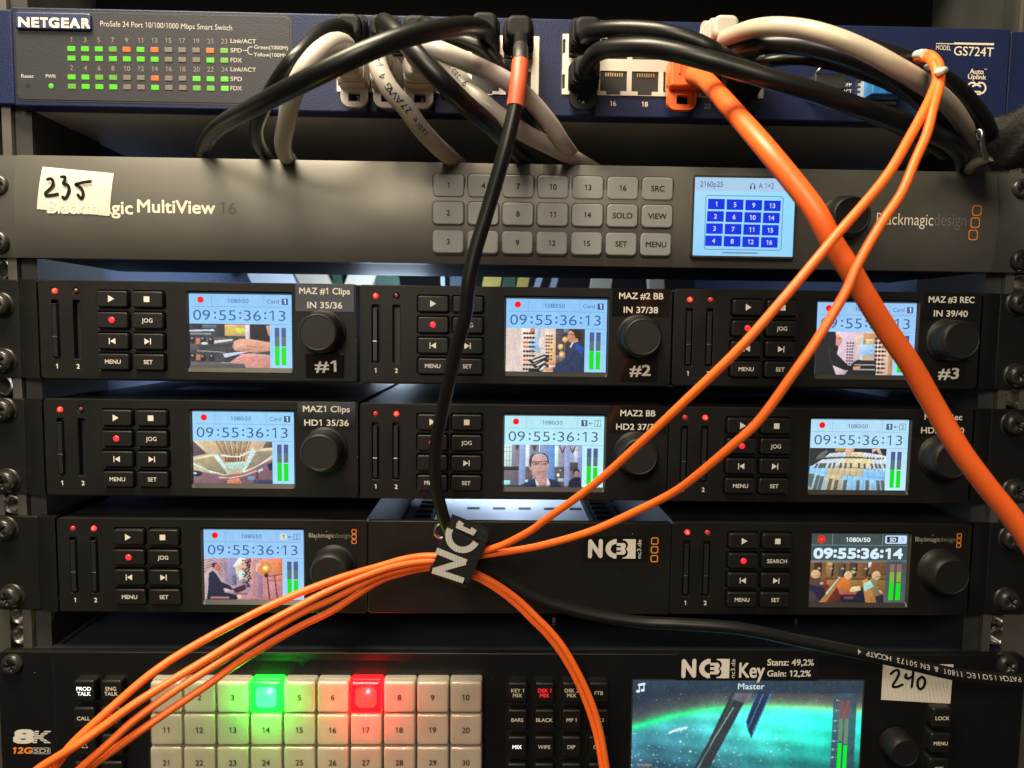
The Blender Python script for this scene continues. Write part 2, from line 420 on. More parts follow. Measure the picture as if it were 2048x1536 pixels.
# ------------------------------------------------------------------ the rack round the devices
XL, XR = -226.4, 227.8                                              # inner lips of the two rails
def rail(sgn, x):
    m = MB()
    bx = lambda a, b, y0, y1, mm: m.box(min(x + sgn * a, x + sgn * b), max(x + sgn * a, x + sgn * b), y0, y1, -260, 250, mm)
    bx(-2.0, 2.0, 4.0, 26, 'rail_alu'); bx(8.0, 30, 4.0, 26, 'rail_alu'); bx(2.0, 8.0, 13, 26, 'rail_side')
    bx(-2.2, -9.5, 6.5, 60, 'rail_side')
    return m
cab = thing('rack_cabinet', 'dark rack cabinet with metal rails that holds all the units', 'rack', (0, 300, -255))
for sgn, x in ((-1, XL), (1, XR)):
    r = part('rail', rail(sgn, x), cab)
m = MB(); m.box(-262, -258, 62, 640, -260, 250, 'wall_slate'); part('side_panel', m, cab)
m = MB(); m.box(260, 264, 62, 640, -260, 250, 'wall_slate'); part('side_panel', m, cab)
m = MB(); m.box(-262, 264, 641, 645, -260, 250, 'wall_dark'); part('rear_panel', m, cab)
m = MB(); m.box(-262, 264, 28, 645, 251, 255, 'wall_dark'); part('top_panel', m, cab)
m = MB(); m.box(-224, 246, 60, 300, 205, 248, 'cavity_shade_black'); part('cavity_shade_box', m, cab)  # added black box that stands in for the dark cavity above the switch
# plain blocks for unidentified pale and coloured shapes far back, seen through the gap over the top row of recorders
def back_block(u0, u1, mm, label, y=330, lean=0.0, sz=(95, 150)):
    x0 = P(u0, 560, y)[0]; x1 = P(u1, 560, y)[0]; z0, z1 = sz
    b = MB(); V = [(x0, y, z0), (x1, y, z0), (x1 - lean, y, z1), (x0 - lean, y, z1)]
    V += [(a, y + 12, c) for a, _, c in V]
    b.add(V, [(0, 1, 2, 3), (5, 4, 7, 6), (1, 5, 6, 2), (4, 0, 3, 7), (3, 2, 6, 7), (4, 5, 1, 0)], mm)
    return solo('far_block', b, label, 'connector block', 'blurred blocks at the back of the rack')
for a in [(503, 592, 'tray_white', 'bright white block far back left of the cream ones', 330, 18),
          (600, 664, 'card_cream', 'first cream block right of the bright white one', 331, 22),
          (689, 745, 'card_cream', 'second cream block behind the gap, beside the dark green one', 332, -14),
          (668, 686, 'card_green', 'thin green strip between two cream blocks', 333, 8),
          (752, 800, 'card_green', 'dark green block right of the cream blocks', 334, 6),
          (882, 890, 'card_pale', 'thin pale strip left of the black hanging cable', 333, 2),
          (900, 935, 'card_teal', 'dull teal block behind the black hanging cable', 331, 0),
          (964, 1000, 'card_yellow', 'wider yellow block behind the gap', 332, -8),
          (1002, 1030, 'card_green', 'dark green block between the two yellow ones', 334, -4),
          (1033, 1056, 'card_yellow', 'narrower yellow block behind the gap', 331, -6),
          (1068, 1080, 'card_pale', 'slanting pale strip right of the narrow yellow block', 330, -12),
          (1100, 1112, 'card_pale', 'second slanting pale strip behind the gap', 332, -10),
          (1182, 1222, 'card_cream', 'dull cream block far back right of the pale strips', 334, -6),
          (1300, 1330, 'card_cream', 'last dull cream block behind the gap on the right', 333, 4)]:
    back_block(a[0], a[1], a[2], a[3], a[4], a[5], (96, 136))

# screws and nuts of the rails
def screw(u, v, label, y=2.2, r=4.9, turn=20, h=4.6):
    m = MB(); p = P(u, v, y - h * 0.6); cx, cz = p[0], p[2]
    m.lathe(cx, cz, [(r + 0.9, y), (r + 0.9, y - 0.8), (r + 0.2, y - 1.1)], 'screw_black', 32, cap1=False)
    n = 48
    def star(s):
        out = []
        for i in range(n):
            a = 2 * math.pi * i / n - math.radians(turn)
            ca, sa = abs(math.cos(a)), abs(math.sin(a)); hw = 0.62 * s; L = 2.7 * s
            rr = min(L / max(ca, sa), hw / max(min(ca, sa), 1e-6)); out.append(max(rr, hw * 1.25))
        return out
    def loop(rad, yy):
        return [(cx + rad[i] * math.cos(2 * math.pi * i / n), yy, cz + rad[i] * math.sin(2 * math.pi * i / n)) for i in range(n)]
    L = [loop([r] * n, y - 0.6), loop([r] * n, y - h * 0.45), loop([r * 0.97] * n, y - h * 0.72), loop([r * 0.86] * n, y - h * 0.93)]
    L += [loop([max(r * 0.70, q) for q in star(1)], y - h), loop(star(1.0), y - h * 1.03), loop(star(0.85), y - h * 0.55), loop([0.3] * n, y - h * 0.4)]
    m.loops(L, 'screw_black', True)
    return solo('rack_screw', m, label, 'screw', 'cross head screws that hold the units to the rails')
def nut(u, v, label, turn=0):
    p = P(u, v, 5.5); cx, cz = p[0], p[2]; m = MB(); n = 48
    hexr = [4.9 / math.cos((((2 * math.pi * i / n) + math.radians(turn)) % (math.pi / 3)) - math.pi / 6) * 0.95 for i in range(n)]
    def loop(rad, yy): return [(cx + (rad[i] if hasattr(rad, '__len__') else rad) * math.cos(2 * math.pi * i / n), yy, cz + (rad[i] if hasattr(rad, '__len__') else rad) * math.sin(2 * math.pi * i / n)) for i in range(n)]
    L = [loop(hexr, 12.8), loop(hexr, 5.4), loop([h * 0.94 for h in hexr], 4.8), loop(3.75, 4.6)]
    for k in range(6): L += [loop(3.0, 5.2 + k * 1.1), loop(3.6, 5.75 + k * 1.1)]
    m.loops(L, 'nut_steel', False)
    return solo('rail_nut', m, label, 'nut', 'steel threaded nuts in the rail channels')
for u, v, lb, tn in [(-2, 372, 'screw at the upper left of the grey multiview unit, mostly out of view', 10),
                     (-3, 484, 'screw at the lower left of the grey multiview unit, mostly out of view', 30),
                     (2042, 520, 'screw at the lower right of the grey multiview unit', 15),
                     (2044, 378, 'screw at the upper right of the grey multiview unit', 40),
                     (-5, 610, 'upper left screw of the topmost recorder row, just in view', 5),
                     (1, 722, 'lower left screw of the topmost recorder row', 25),
                     (2043, 606, 'upper right screw of the topmost recorder row', 12),
                     (2038, 752, 'lower right screw of the topmost recorder row', 50),
                     (2, 822, 'upper left screw of the middle recorder row', 22),
                     (9, 964, 'lower left screw of the middle recorder row', 8),
                     (2031, 849, 'upper right screw of the middle recorder row', 33),
                     (2034, 984, 'lower right screw of the middle recorder row beside the fat orange cable', 20),
                     (5, 1060, 'upper left screw of the lowest recorder row', 40),
                     (17, 1196, 'lower left screw of the lowest recorder row', 15),
                     (2026, 1079, 'upper right screw of the lowest recorder row, behind the fat orange cable', 30),
                     (2018, 1202, 'lower right screw of the lowest recorder row', 35),
                     (24, 1329, 'left screw of the black video switcher at the bottom', 20),
                     (2015, 1331, 'right screw of the black video switcher beside the 240 sticker', 45)]:
    screw(u, v, lb, turn=tn)
for u, v, lb in [(4, 537, 'nut in the left rail under the grey multiview unit'), (8, 770, 'nut in the left rail under the topmost recorder row'),
                 (27, 1009, 'nut in the left rail under the middle recorder row'), (43, 1230, 'upper of two nuts in the left rail under the lowest recorder row'),
                 (44.5, 1270, 'lower of two nuts in the left rail, over the bottom left screw'),
                 (2038, 566, 'nut in the right rail under the grey multiview unit'), (2025, 794, 'nut in the right rail under the topmost recorder row'),
                 (1995, 1230, 'upper of two nuts in the right rail under the lowest recorder row'), (1992, 1272, 'lower of two nuts in the right rail, over the bottom right screw'),
                 (2012, 1012, 'nut in the right rail under the middle recorder row behind the orange cable')]:
    nut(u, v, lb, 17)

# ------------------------------------------------------------------ blue network switch
X0, X1, Z0, Z1 = -219.8, 218.0, 150.3, 192.0
sw = thing('network_switch', 'dark blue 24 port network switch with rows of green and orange lights', 'network switch', (0, 120, Z0))
m = MB(); m.rbox((X0 + X1) / 2, (Z0 + Z1) / 2, X1 - X0, Z1 - Z0, 0, 6, 0.8, 0.7, 'blue_paint')
m.add([(X0, 0.75, Z0 + 0.6), (X1, 0.75, Z0 + 0.6), (X1, 6, Z0 - 0.6), (X0, 6, Z0 - 0.6)], [(0, 1, 2, 3)][::1], 'blue_paint')
def sw_text(t, u0, v0, u1, v1, mm='print_cream', off=0.0, fit=True, rot=-1.0):
    cx, cz, w, h = box_px(u0, v0, u1, v1, 0)
    m.text(t, cx, cz, h, mm, -0.06, w if fit else None, off, rot)
sw_text('MODEL', 1872, 91, 1902, 100); sw_text('GS724T', 1908, 94, 1987, 112, off=0.006)
cx, cz, w, h = box_px(1872, 86.5, 1908, 88.5); m.rect(cx, cz, w, 0.35, -0.06, 'print_cream')
cx, cz, w, h = box_px(1908, 85.5, 1988, 90); m.rect(cx, cz, w, 0.85, -0.06, 'print_cream')
sw_text('Auto', 1939.5, 138, 1967, 148, off=0.02); sw_text('TM', 1968, 137.5, 1974, 140)
sw_text('Uplink', 1936, 149, 1972, 158.5, off=0.02)
cx, cz, w, h = box_px(1933.5, 164, 1972, 189)                       # crossing-arrows emblem of the uplink
for s in (-1, 1):
    m.stroke([(cx + s * w * .12, cz + h * .45), (cx + s * w * .36, cz + h * .38), (cx + s * w * .48, cz), (cx + s * w * .36, cz - h * .34), (cx + s * w * .2, cz - h * .4)], 0.75, -0.06, 'print_cream')
    m.stroke([(cx - s * w * .2, cz + h * .44), (cx + s * w * .2, cz + h * .16)], 0.75, -0.06 - 0.01 * s, 'print_cream')
for k in (0, 1): m.rect(cx, cz - h * (.28 + .2 * k), w * .46, 0.7, -0.06, 'print_cream')
sw_text('SFP', 1688, 166.5, 1703, 173, off=0.012); sw_text('k/ACT', 1680, 179, 1703, 186, off=0.012)
for t, u, v in [('14', 1163, 206), ('16', 1226, 207), ('18', 1289.5, 208.5), ('20', 1352, 210), ('22', 1415, 212), ('24', 1484, 213), ('2', 716, 197.5), ('4', 781, 198.5), ('6', 845, 199.5), ('8', 908, 200.5)]:
    x, z = XZ(u, v); m.text(t, x, z, 2.1, 'print_cream' if t not in ('22',) else 'print_dim', -0.06, off=0.01)
part('front_panel', m, sw)
m = MB(); m.box(X0 + 1, X1 - 1, 6, 210, Z0 + 0.2, Z1 - 0.6, 'under_grey'); part('chassis', m, sw)
for s in (0, 1):
    m = MB(); x0, x1 = ((-243, X0 - 0.7), (X1 + 0.7, 243))[s]
    m.rbox((x0 + x1) / 2, (Z0 + Z1) / 2 + 0.2, x1 - x0, Z1 - Z0 - 1.5, 1.2, 3.6, 0.8, 0.7, 'blue_paint'); part('mounting_ear', m, sw)
m = MB()
cx, cz, w, h = box_px(33, 27.5, 580.5, 204)
m.rring(cx, cz, w + 1.4, h + 1.4, 3.2, 0.75, -0.10, 'slot_black'); m.rbox(cx, cz, w, h, -0.25, 0.3, 2.6, 0.15, 'grey_print')
GY = -0.33
def g_text(t, a0, b0, a1, b1, mm='print_grey', off=0.0):
    c = box_px(a0 * .3125, b0 * .3125, a1 * .3125, b1 * .3125); m.text(t, c[0], c[1], c[3], mm, GY, c[2], off, -0.6)
g_text('ProSafe 24 Port 10/100/1000 Mbps Smart Switch', 645, 149, 1487, 183, 'print_grey')
C1 = [459, 547, 635, 724, 813, 902, 991, 1080, 1168, 1258, 1347, 1437]
for i in range(12):
    for t, b in ((str(2 * i + 1), 255 + i), (str(2 * i + 2), 436 + i)):
        x, z = XZ((C1[i] + (2 if b > 400 else 0)) * .3125, b * .3125); m.text(t, x, z, 2.05, 'print_dim', GY)
for t, b in (('Link/ACT', 266), ('SPD', 325), ('FDX', 387), ('Link/ACT', 447), ('SPD', 507), ('FDX', 567)):
    g_text(t, 1478, b - 14, 1640 if len(t) > 3 else 1550, b + 13, 'print_grey', 0.016)
g_text('Green(1000M)', 1628, 294, 1845, 318, 'print_grey', 0.016); g_text('Yellow(100M)', 1626, 341, 1828, 365, 'print_grey', 0.016)
q = lambda a, b: XZ(a * .3125, b * .3125)
m.stroke([q(1560, 325), q(1585, 325)], 0.35, GY, 'print_grey'); m.stroke([q(1616, 302), q(1594, 305), q(1588, 325), q(1594, 346), q(1616, 350)], 0.35, GY - 0.01, 'print_grey')
g_text('Reset', 140, 477, 218, 500, 'print_grey', 0.016); g_text('PWR', 296, 478, 361, 501, 'print_grey', 0.016)
x, z = q(181, 549); m.disc(x, z, 0.85, GY, 'slot_black')
panel = part('indicator_panel', m, sw)
ST = ['ggggogoxxxog', 'gggggggxxxgg', 'ggggxxoxxggg', 'ggggxxgxxggg']
for r, (b0, b1) in enumerate(((313, 326), (374, 388), (494, 508), (554, 568))):
    for i in range(12):
        x, z = q(C1[i] + r * 1.3, b0 + (b1 - b0) * i / 11); l = MB()
        l.rbox(x, z, 3.3, 2.05, GY - 0.15, -0.2, 0.25, 0.1, {'g': random.choice(('led_green', 'led_green', 'led_green_dim')), 'o': 'led_orange', 'x': 'led_off'}[ST[r][i]]); part('indicator_light', l, panel)
x, z = q(330, 552); l = MB(); l.lathe(x, z, [(1.05, -0.2), (1.05, GY - 0.1), (0.6, GY - 0.3)], 'led_green', 20); part('power_light', l, panel)
m = MB(); cx, cz, w, h = box_px(34, 27.5, 185, 62); m.rbox(cx, cz, w, h, -1.5, 0, 1.2, 0.6, 'badge')
cx, cz, w, h = box_px(37.5, 34, 180, 54.5); 
for ch, a0, a1 in (('N', 120, 186), ('E', 206, 247), ('T', 262, 304), ('G', 316, 376), ('E', 396, 438), ('A', 449, 508), ('R', 526, 574)):
    x0, z0 = XZ(a0 * .3125, (141 + (a0 - 120) * .02) * .3125, -1.5); x1, _ = XZ(a1 * .3125, 44, -1.5); m.text(ch, (x0 + x1) / 2, z0, h * .92, 'print_cream', -1.56, x1 - x0, 0.05, -1.0)
part('name_badge', m, sw)
# port blocks: metal frames with real sockets
PITCH = 14.0
def port_block(u0, v0, u1, v1, first, n=6):
    cx, cz, w, h = box_px(u0, v0, u1, v1, 0)
    zc = [cz + 7.6, cz - 7.4]; xs = [first + PITCH * i for i in range(n)]
    holes = []
    for row, z in enumerate(zc):
        sg = 1 if row == 0 else -1
        for x in xs:
            holes.append([(x - 5.9, z - 4.6 * 1), (x + 5.9, z - 4.6), (x + 5.9, z + 4.6), (x - 5.9, z + 4.6)] if False else
                         ([(x - 5.9, z - 4.9), (x + 5.9, z - 4.9), (x + 5.9, z + 3.6), (x + 3.1, z + 3.6), (x + 3.1, z + 5.2), (x - 3.1, z + 5.2), (x - 3.1, z + 3.6), (x - 5.9, z + 3.6)] if sg > 0 else
                          [(x - 5.9, z + 4.9), (x - 5.9, z - 3.6), (x - 3.1, z - 3.6), (x - 3.1, z - 5.2), (x + 3.1, z - 5.2), (x + 3.1, z - 3.6), (x + 5.9, z - 3.6), (x + 5.9, z + 4.9)]))
    holes += [rrect(1.1, 6, 0.3, 2, xs[0] - 8.0, z) for z in zc]
    m = MB(); V, F = holed_plate(rrect(w, h, 0.4, 2, cx, cz), holes, -0.7, 0.6, 0.12); m.add(V, F, 'port_metal')
    m.rect(cx, cz, w + 1.2, h + 1.2, -0.05, 'slot_black')
    b = part('port_block', m, sw)
    for row, z in enumerate(zc):
        for x in xs:
            k = MB(); k.rect(x, z, 11.6, 8.3, -0.08, 'slot_black')
            for c in range(8): k.box(x - 3.6 + c * 1.02, x - 3.2 + c * 1.02, -0.6, -0.1, z + (2.6 if row else -4.2), z + (4.2 if row else -2.6), 'gold')
            part('socket', k, b)
    return xs, zc
xa, za = port_block(674, 69.5, 1078, 188, -71.0); xb, zb = port_block(1124, 73, 1528, 194, 27.4)
# two plug-in optical modules in the right hand cages
def sfp(u0, v0, u1, v1, mm, label, bail):
    cx, cz, w, h = box_px(u0, v0, u1, v1, -4); b = thing('optical_module', label, 'optical module', (cx, 0, cz), 'plug-in modules in the blue switch')
    m = MB(); m.rbox(cx, cz, w, h, -9, 6, 0.5, 0.4, mm)
    if bail == 'blue':
        for dx in (-w * .02, w * .32): m.lathe(cx + dx, cz - h * .05, [(2.5, -8.9), (2.5, -10.2), (1.3, -10.3), (1.3, -9.2)], 'steel', 20, 'slot_black')
    part('body', m, b)
    m = MB()
    m.tube([(cx - w * .46, -5, cz - h * .3), (cx - w * .46, -9, cz + h * .55), (cx - w * .40, -10, cz + h * .74), (cx + w * .40, -10, cz + h * .74), (cx + w * .46, -9, cz + h * .55), (cx + w * .46, -5, cz - h * .1)], 0.6, 'steel', 8); part('bail_latch', m, b)
    m = MB(); m.box(cx - w * .68, cx - w * .5, -1.6, 2, cz - h * .5, cz + h * .5, 'steel')
    for k in range(4): m.box(cx - w * .68 - 0.1, cx - w * .6, -1.75, -1.5, cz - h * .42 + k * h * .24, cz - h * .32 + k * h * .24, 'slot_black')
    m.box(cx - w * .5, cx + w * .5, -1.6, 2, cz - h * .72, cz - h * .56, 'steel'); part('cage_edge', m, b)
sfp(1620, 155, 1681, 186, 'sfp_black', 'optical module with a black body and a thin wire latch, behind a black cable', 'black')
sfp(1733, 155, 1800, 196, 'sfp_blue', 'optical module with a bright blue body at the right end of the switch', 'blue')

# ------------------------------------------------------------------ grey multiview unit
MX0, MX1, MZ0, MZ1 = -219.6, 215.2, 85.0, 129.4; MZC = (MZ0 + MZ1) / 2
def my(z): return -3.2 * (1 - min(1.0, abs(z - MZC) / 22.2) ** 2.2)
mv = thing('multiview_unit', 'long satin grey rack unit with a block of grey keys and a pale blue screen', 'video monitor unit', (0, 40, MZ0))
m = MB(); n = 40; ZS = [MZ0 + (MZ1 - MZ0) * i / n for i in range(n + 1)]
V = []; 
for z in ZS: V += [(MX0, my(z), z), (MX1, my(z), z)]
V += [(MX0, 6, MZ0), (MX1, 6, MZ0), (MX0, 6, MZ1), (MX1, 6, MZ1)]
k = 2 * n + 2
m.add(V, [(2 * i, 2 * i + 1, 2 * i + 3, 2 * i + 2) for i in range(n)], 'satin_metal', True)
m.add(V, [(k, k + 1, 1, 0), (2 * n, 2 * n + 1, k + 3, k + 2)], 'satin_metal')
m.add(V, [tuple([k, *range(0, 2 * n + 2, 2), k + 2]), tuple([k + 1, *range(1, 2 * n + 2, 2), k + 3][::-1])], 'satin_metal')
yt = lambda x, z: my(z) - 0.07
def mv_text(t, u0, v0, u1, v1, mm, off=0.0, y=yt):
    cx, cz, w, h = box_px(u0, v0, u1, v1, -3); m.text(t, cx, cz, h, mm, 0, w, off, -0.35, yf=y)
mv_text('Blackmagic', 94.5, 401, 265.5, 427, 'print_cream', 0.022); mv_text('MultiView', 275.5, 401, 430.5, 426.5, 'print_cream', 0.022)
mv_text('16', 441, 405, 473, 428, 'print_faint', 0.0)
mv_text('Blackmagic', 1753, 427, 1866, 450, 'print_cream', -0.004); mv_text('design', 1868, 427, 1932, 452, 'print_soft', -0.004)
cx, cz, w, h = box_px(1937.5, 410, 1961.5, 481, -3)
for i in (-1, 0, 1):
    zz = cz + i * h * .345; m.ring(*[[(x, z) for x, z in rrect(w * .78 * s_, h * .30 * s_, 1.2 * s_, 5, cx + i * 0.5, zz)] for s_ in (1, 0.80)], y=my(zz) - 0.12, m='print_orange')
part('front_panel', m, mv)
m = MB(); m.box(MX0 + 2, MX1 - 2, 6, 78, MZ0 + 0.4, MZ1 - 0.4, 'case_slate'); m.box(MX0 + 4, MX1 - 4, 78, 230, 112, MZ1 - 0.8, 'case_slate'); part('chassis', m, mv)  # deeper rear box is added, unseen, to keep rear light off the switch underside
m = MB(); m.box(MX0 + 2, MX1 - 2, 6.2, 230, MZ1 - 0.4, MZ1 - 0.05, 'bounce_lid_metal'); part('bounce_lid', m, mv)  # unseen plate added to bounce light up onto the switch underside
for x0, x1 in ((-243, MX0 - 0.1), (MX1 + 0.1, 243)):
    m = MB(); V = []
    for z in ZS: V += [(x0, 0.9 + my(z) * 0.75, z), (x1, 0.9 + my(z) * 0.75, z)]
    m.add(V, [(2 * i, 2 * i + 1, 2 * i + 3, 2 * i + 2) for i in range(n)], 'satin_ear', True)
    V = [(x0, 1, MZ0), (x1, 1, MZ0), (x1, 4, MZ0), (x0, 4, MZ0), (x0, 1, MZ1), (x1, 1, MZ1), (x1, 4, MZ1), (x0, 4, MZ1)]
    m.add(V, [(3, 2, 1, 0), (4, 5, 6, 7), (2, 3, 7, 6)], 'satin_ear'); part('mounting_ear', m, mv)
KEYS = [['1', '4', '7', '10', '13', '16', 'SRC'], ['2', '5', '8', '11', '14', 'SOLO', 'VIEW'], ['3', '6', '9', '12', '15', 'SET', 'MENU']]
for r in range(3):
    for c in range(7):
        u = 896.9 + 69.9 * c - (0.35 + 0.25 * c) * r; v = (370 + c * 1.15, 426 + c * 1.1, 483 + c * 0.95)[r]
        x, z = XZ(u, v, -4); y = my(z) - 1.1; b = MB()
        b.rring(x, z, 14.6, 10.9, 2.3, 0.55, my(z) - 0.1, 'slot_black'); b.rbox(x, z, 13.7, 10.0, y, my(z) + 1, 1.9, 0.55, 'grey_key')
        t = KEYS[r][c]; b.text(t, x, z, 2.35 if len(t) < 3 else 2.4, 'print_black', y - 0.06, off=0.02 if len(t) < 3 else 0.02); part('key', b, mv)
def meter_screen_quads(): pass
def screen_frame(m, cx, cz, w, h, y0, y1, mm='bezel'):
    o = rrect(w + 1.6, h + 1.6, 1.3, 4, cx, cz); i_ = rrect(w, h, 0.5, 4, cx, cz)
    m.plate_ring(o, i_, y0, y1, mm)
def lipped_frame(m, cx, cz, w, h, yf, yb, lip, mm='bezel'):
    """sloping frame round a sunken display, deepest lip below it"""
    o = [(x, yf, z) for x, z in rrect(w, h, 1.2, 5, cx, cz)]; o2 = [(x, yb + 1.2, z) for x, z in rrect(w, h, 1.2, 5, cx, cz)]
    i_ = [(x, yb, z) for x, z in rrect(w - 1.3, h - 0.7 - lip, 0.5, 5, cx, cz + (lip - .7) / 2)]
    m.loops([o2, o, i_], mm, False, False, False)
m = MB(); cx, cz, w, h = box_px(1387, 356, 1588, 512.5, -3.5); SY = -3.55
screen_frame(m, cx, cz, w, h, -4.1, -0.5)
D = lambda r, g, b: rgb(r, g, b)
nx, nz = 24, 18
V = []; Fq = []
for i in range(nx):
    for j in range(nz):
        x0, x1 = cx - w / 2 + w * i / nx, cx - w / 2 + w * (i + 1) / nx; z0, z1 = cz - h / 2 + h * j / nz, cz - h / 2 + h * (j + 1) / nz
        g = (i / nx); t = j / nz
        c = (150 + 25 * (1 - g) * t + random.uniform(-3, 3), 212 + 14 * t + random.uniform(-3, 3), 250)
        m.add([(x0, SY, z0), (x1, SY, z0), (x1, SY, z1), (x0, SY, z1)], [(0, 1, 2, 3)], 'display', False, D(*c))
sx = lambda a: cx - w / 2 + w * (a - 135) / (717 - 135); sz = lambda b: cz + h / 2 - h * (b - 133) / (583 - 133)
m.rect(cx, sz(172), w, h * .172, SY - 0.03, 'display', D(170, 205, 235))
m.text('2160p25', sx(233), sz(172), 2.3, 'display', SY - 0.08, w * .225, 0, color=D(40, 75, 130)); m.text('A 1+2', sx(548), sz(176), 2.3, 'display', SY - 0.08, w * .15, 0, color=D(40, 75, 130))
m.stroke([(sx(457), sz(186)), (sx(459), sz(172)), (sx(470), sz(164)), (sx(481), sz(172)), (sx(483), sz(186))], 0.3, SY - 0.08, 'display', D(40, 75, 130))
for a in (459, 481): m.rect(sx(a), sz(187), 0.7, 1.5, SY - 0.1, 'display', D(40, 75, 130))
m.rring(sx(426), sz(391), w * .775, h * .70, 1.3, 0.38, SY - 0.06, 'display', D(95, 150, 200))
for c in range(4):
    for r in range(4):
        a = 264 + 108 * c - r * 3; b = 285 + 70.5 * r + c * 1.5; m.rect(sx(a), sz(b), w * .166, h * .133, SY - 0.07, 'display', D(8, 50, 225))
        m.text(str(c * 4 + r + 1), sx(a), sz(b), 2.0, 'display', SY - 0.12, None, 0.02, color=D(205, 220, 250))
m.rect(sx(411), sz(564), w * .355, h * .018, SY - 0.06, 'display', D(110, 140, 180))
part('screen', m, mv)
def knob(parent, cx, cz, y, r0, h, name='jog_knob', n=56, collar=True):
    m = MB(); pr = []
    if collar: pr += [(r0 + 0.9, y), (r0 + 0.9, y - 0.7), (r0 + 0.25, y - 0.9)]
    pr += [(r0, y - 1.0), (r0 * .985, y - h * .6), (r0 * .955, y - h * .82), (r0 * .90, y - h * .93), (r0 * .84, y - h), (r0 * .80, y - h * 1.0), (r0 * .78, y - h * .985)]
    m.lathe(cx, cz, pr, 'knob_rubber', n); return part(name, m, parent)
x, z = XZ(1684, 438, -3); knob(mv, x, z, -3.1, 9.2, 9.5)
m = MB()
def corners_px(pts, y): return [XZ(u, v, y) for u, v in pts]
cs = corners_px([(72, 417.5), (217.5, 431.5), (223, 344.5), (78, 330.8)], -4)
g = 8
for i in range(g):
    for j in range(g):
        def bl(s, t):
            a = np.array(cs[0]) * (1 - s) * (1 - t) + np.array(cs[1]) * s * (1 - t) + np.array(cs[2]) * s * t + np.array(cs[3]) * (1 - s) * t
            return (a[0], my(a[1]) - 0.22, a[1])
        m.add([bl(i / g, j / g), bl((i + 1) / g, j / g), bl((i + 1) / g, (j + 1) / g), bl(i / g, (j + 1) / g)], [(0, 1, 2, 3)], 'sticker', True)
cx, cz, w, h = box_px(94.5, 401, 194, 427, -4); m.text('Blackm', cx, cz, h, 'print_ghost', 0, w, 0.02, -0.35, yf=lambda x, z: my(z) - 0.30)
q5 = lambda a, b: XZ(a * .332, 280 + b * .332, -4)
for st in [[(282, 236), (303, 232), (316, 248), (311, 276), (286, 303), (270, 320), (277, 334), (312, 331), (343, 324)],
           [(366, 221), (388, 222), (384, 245), (378, 262), (404, 270), (412, 300), (400, 336), (385, 352), (374, 342)],
           [(542, 248), (500, 254), (452, 266), (466, 274), (486, 292), (498, 322), (487, 352), (466, 330)]]:
    m.stroke([q5(a, b) for a, b in st], 1.35, -3.6, 'print_black')
part('asset_sticker', m, mv, 'cream ribbed sticker with 235 written by hand')
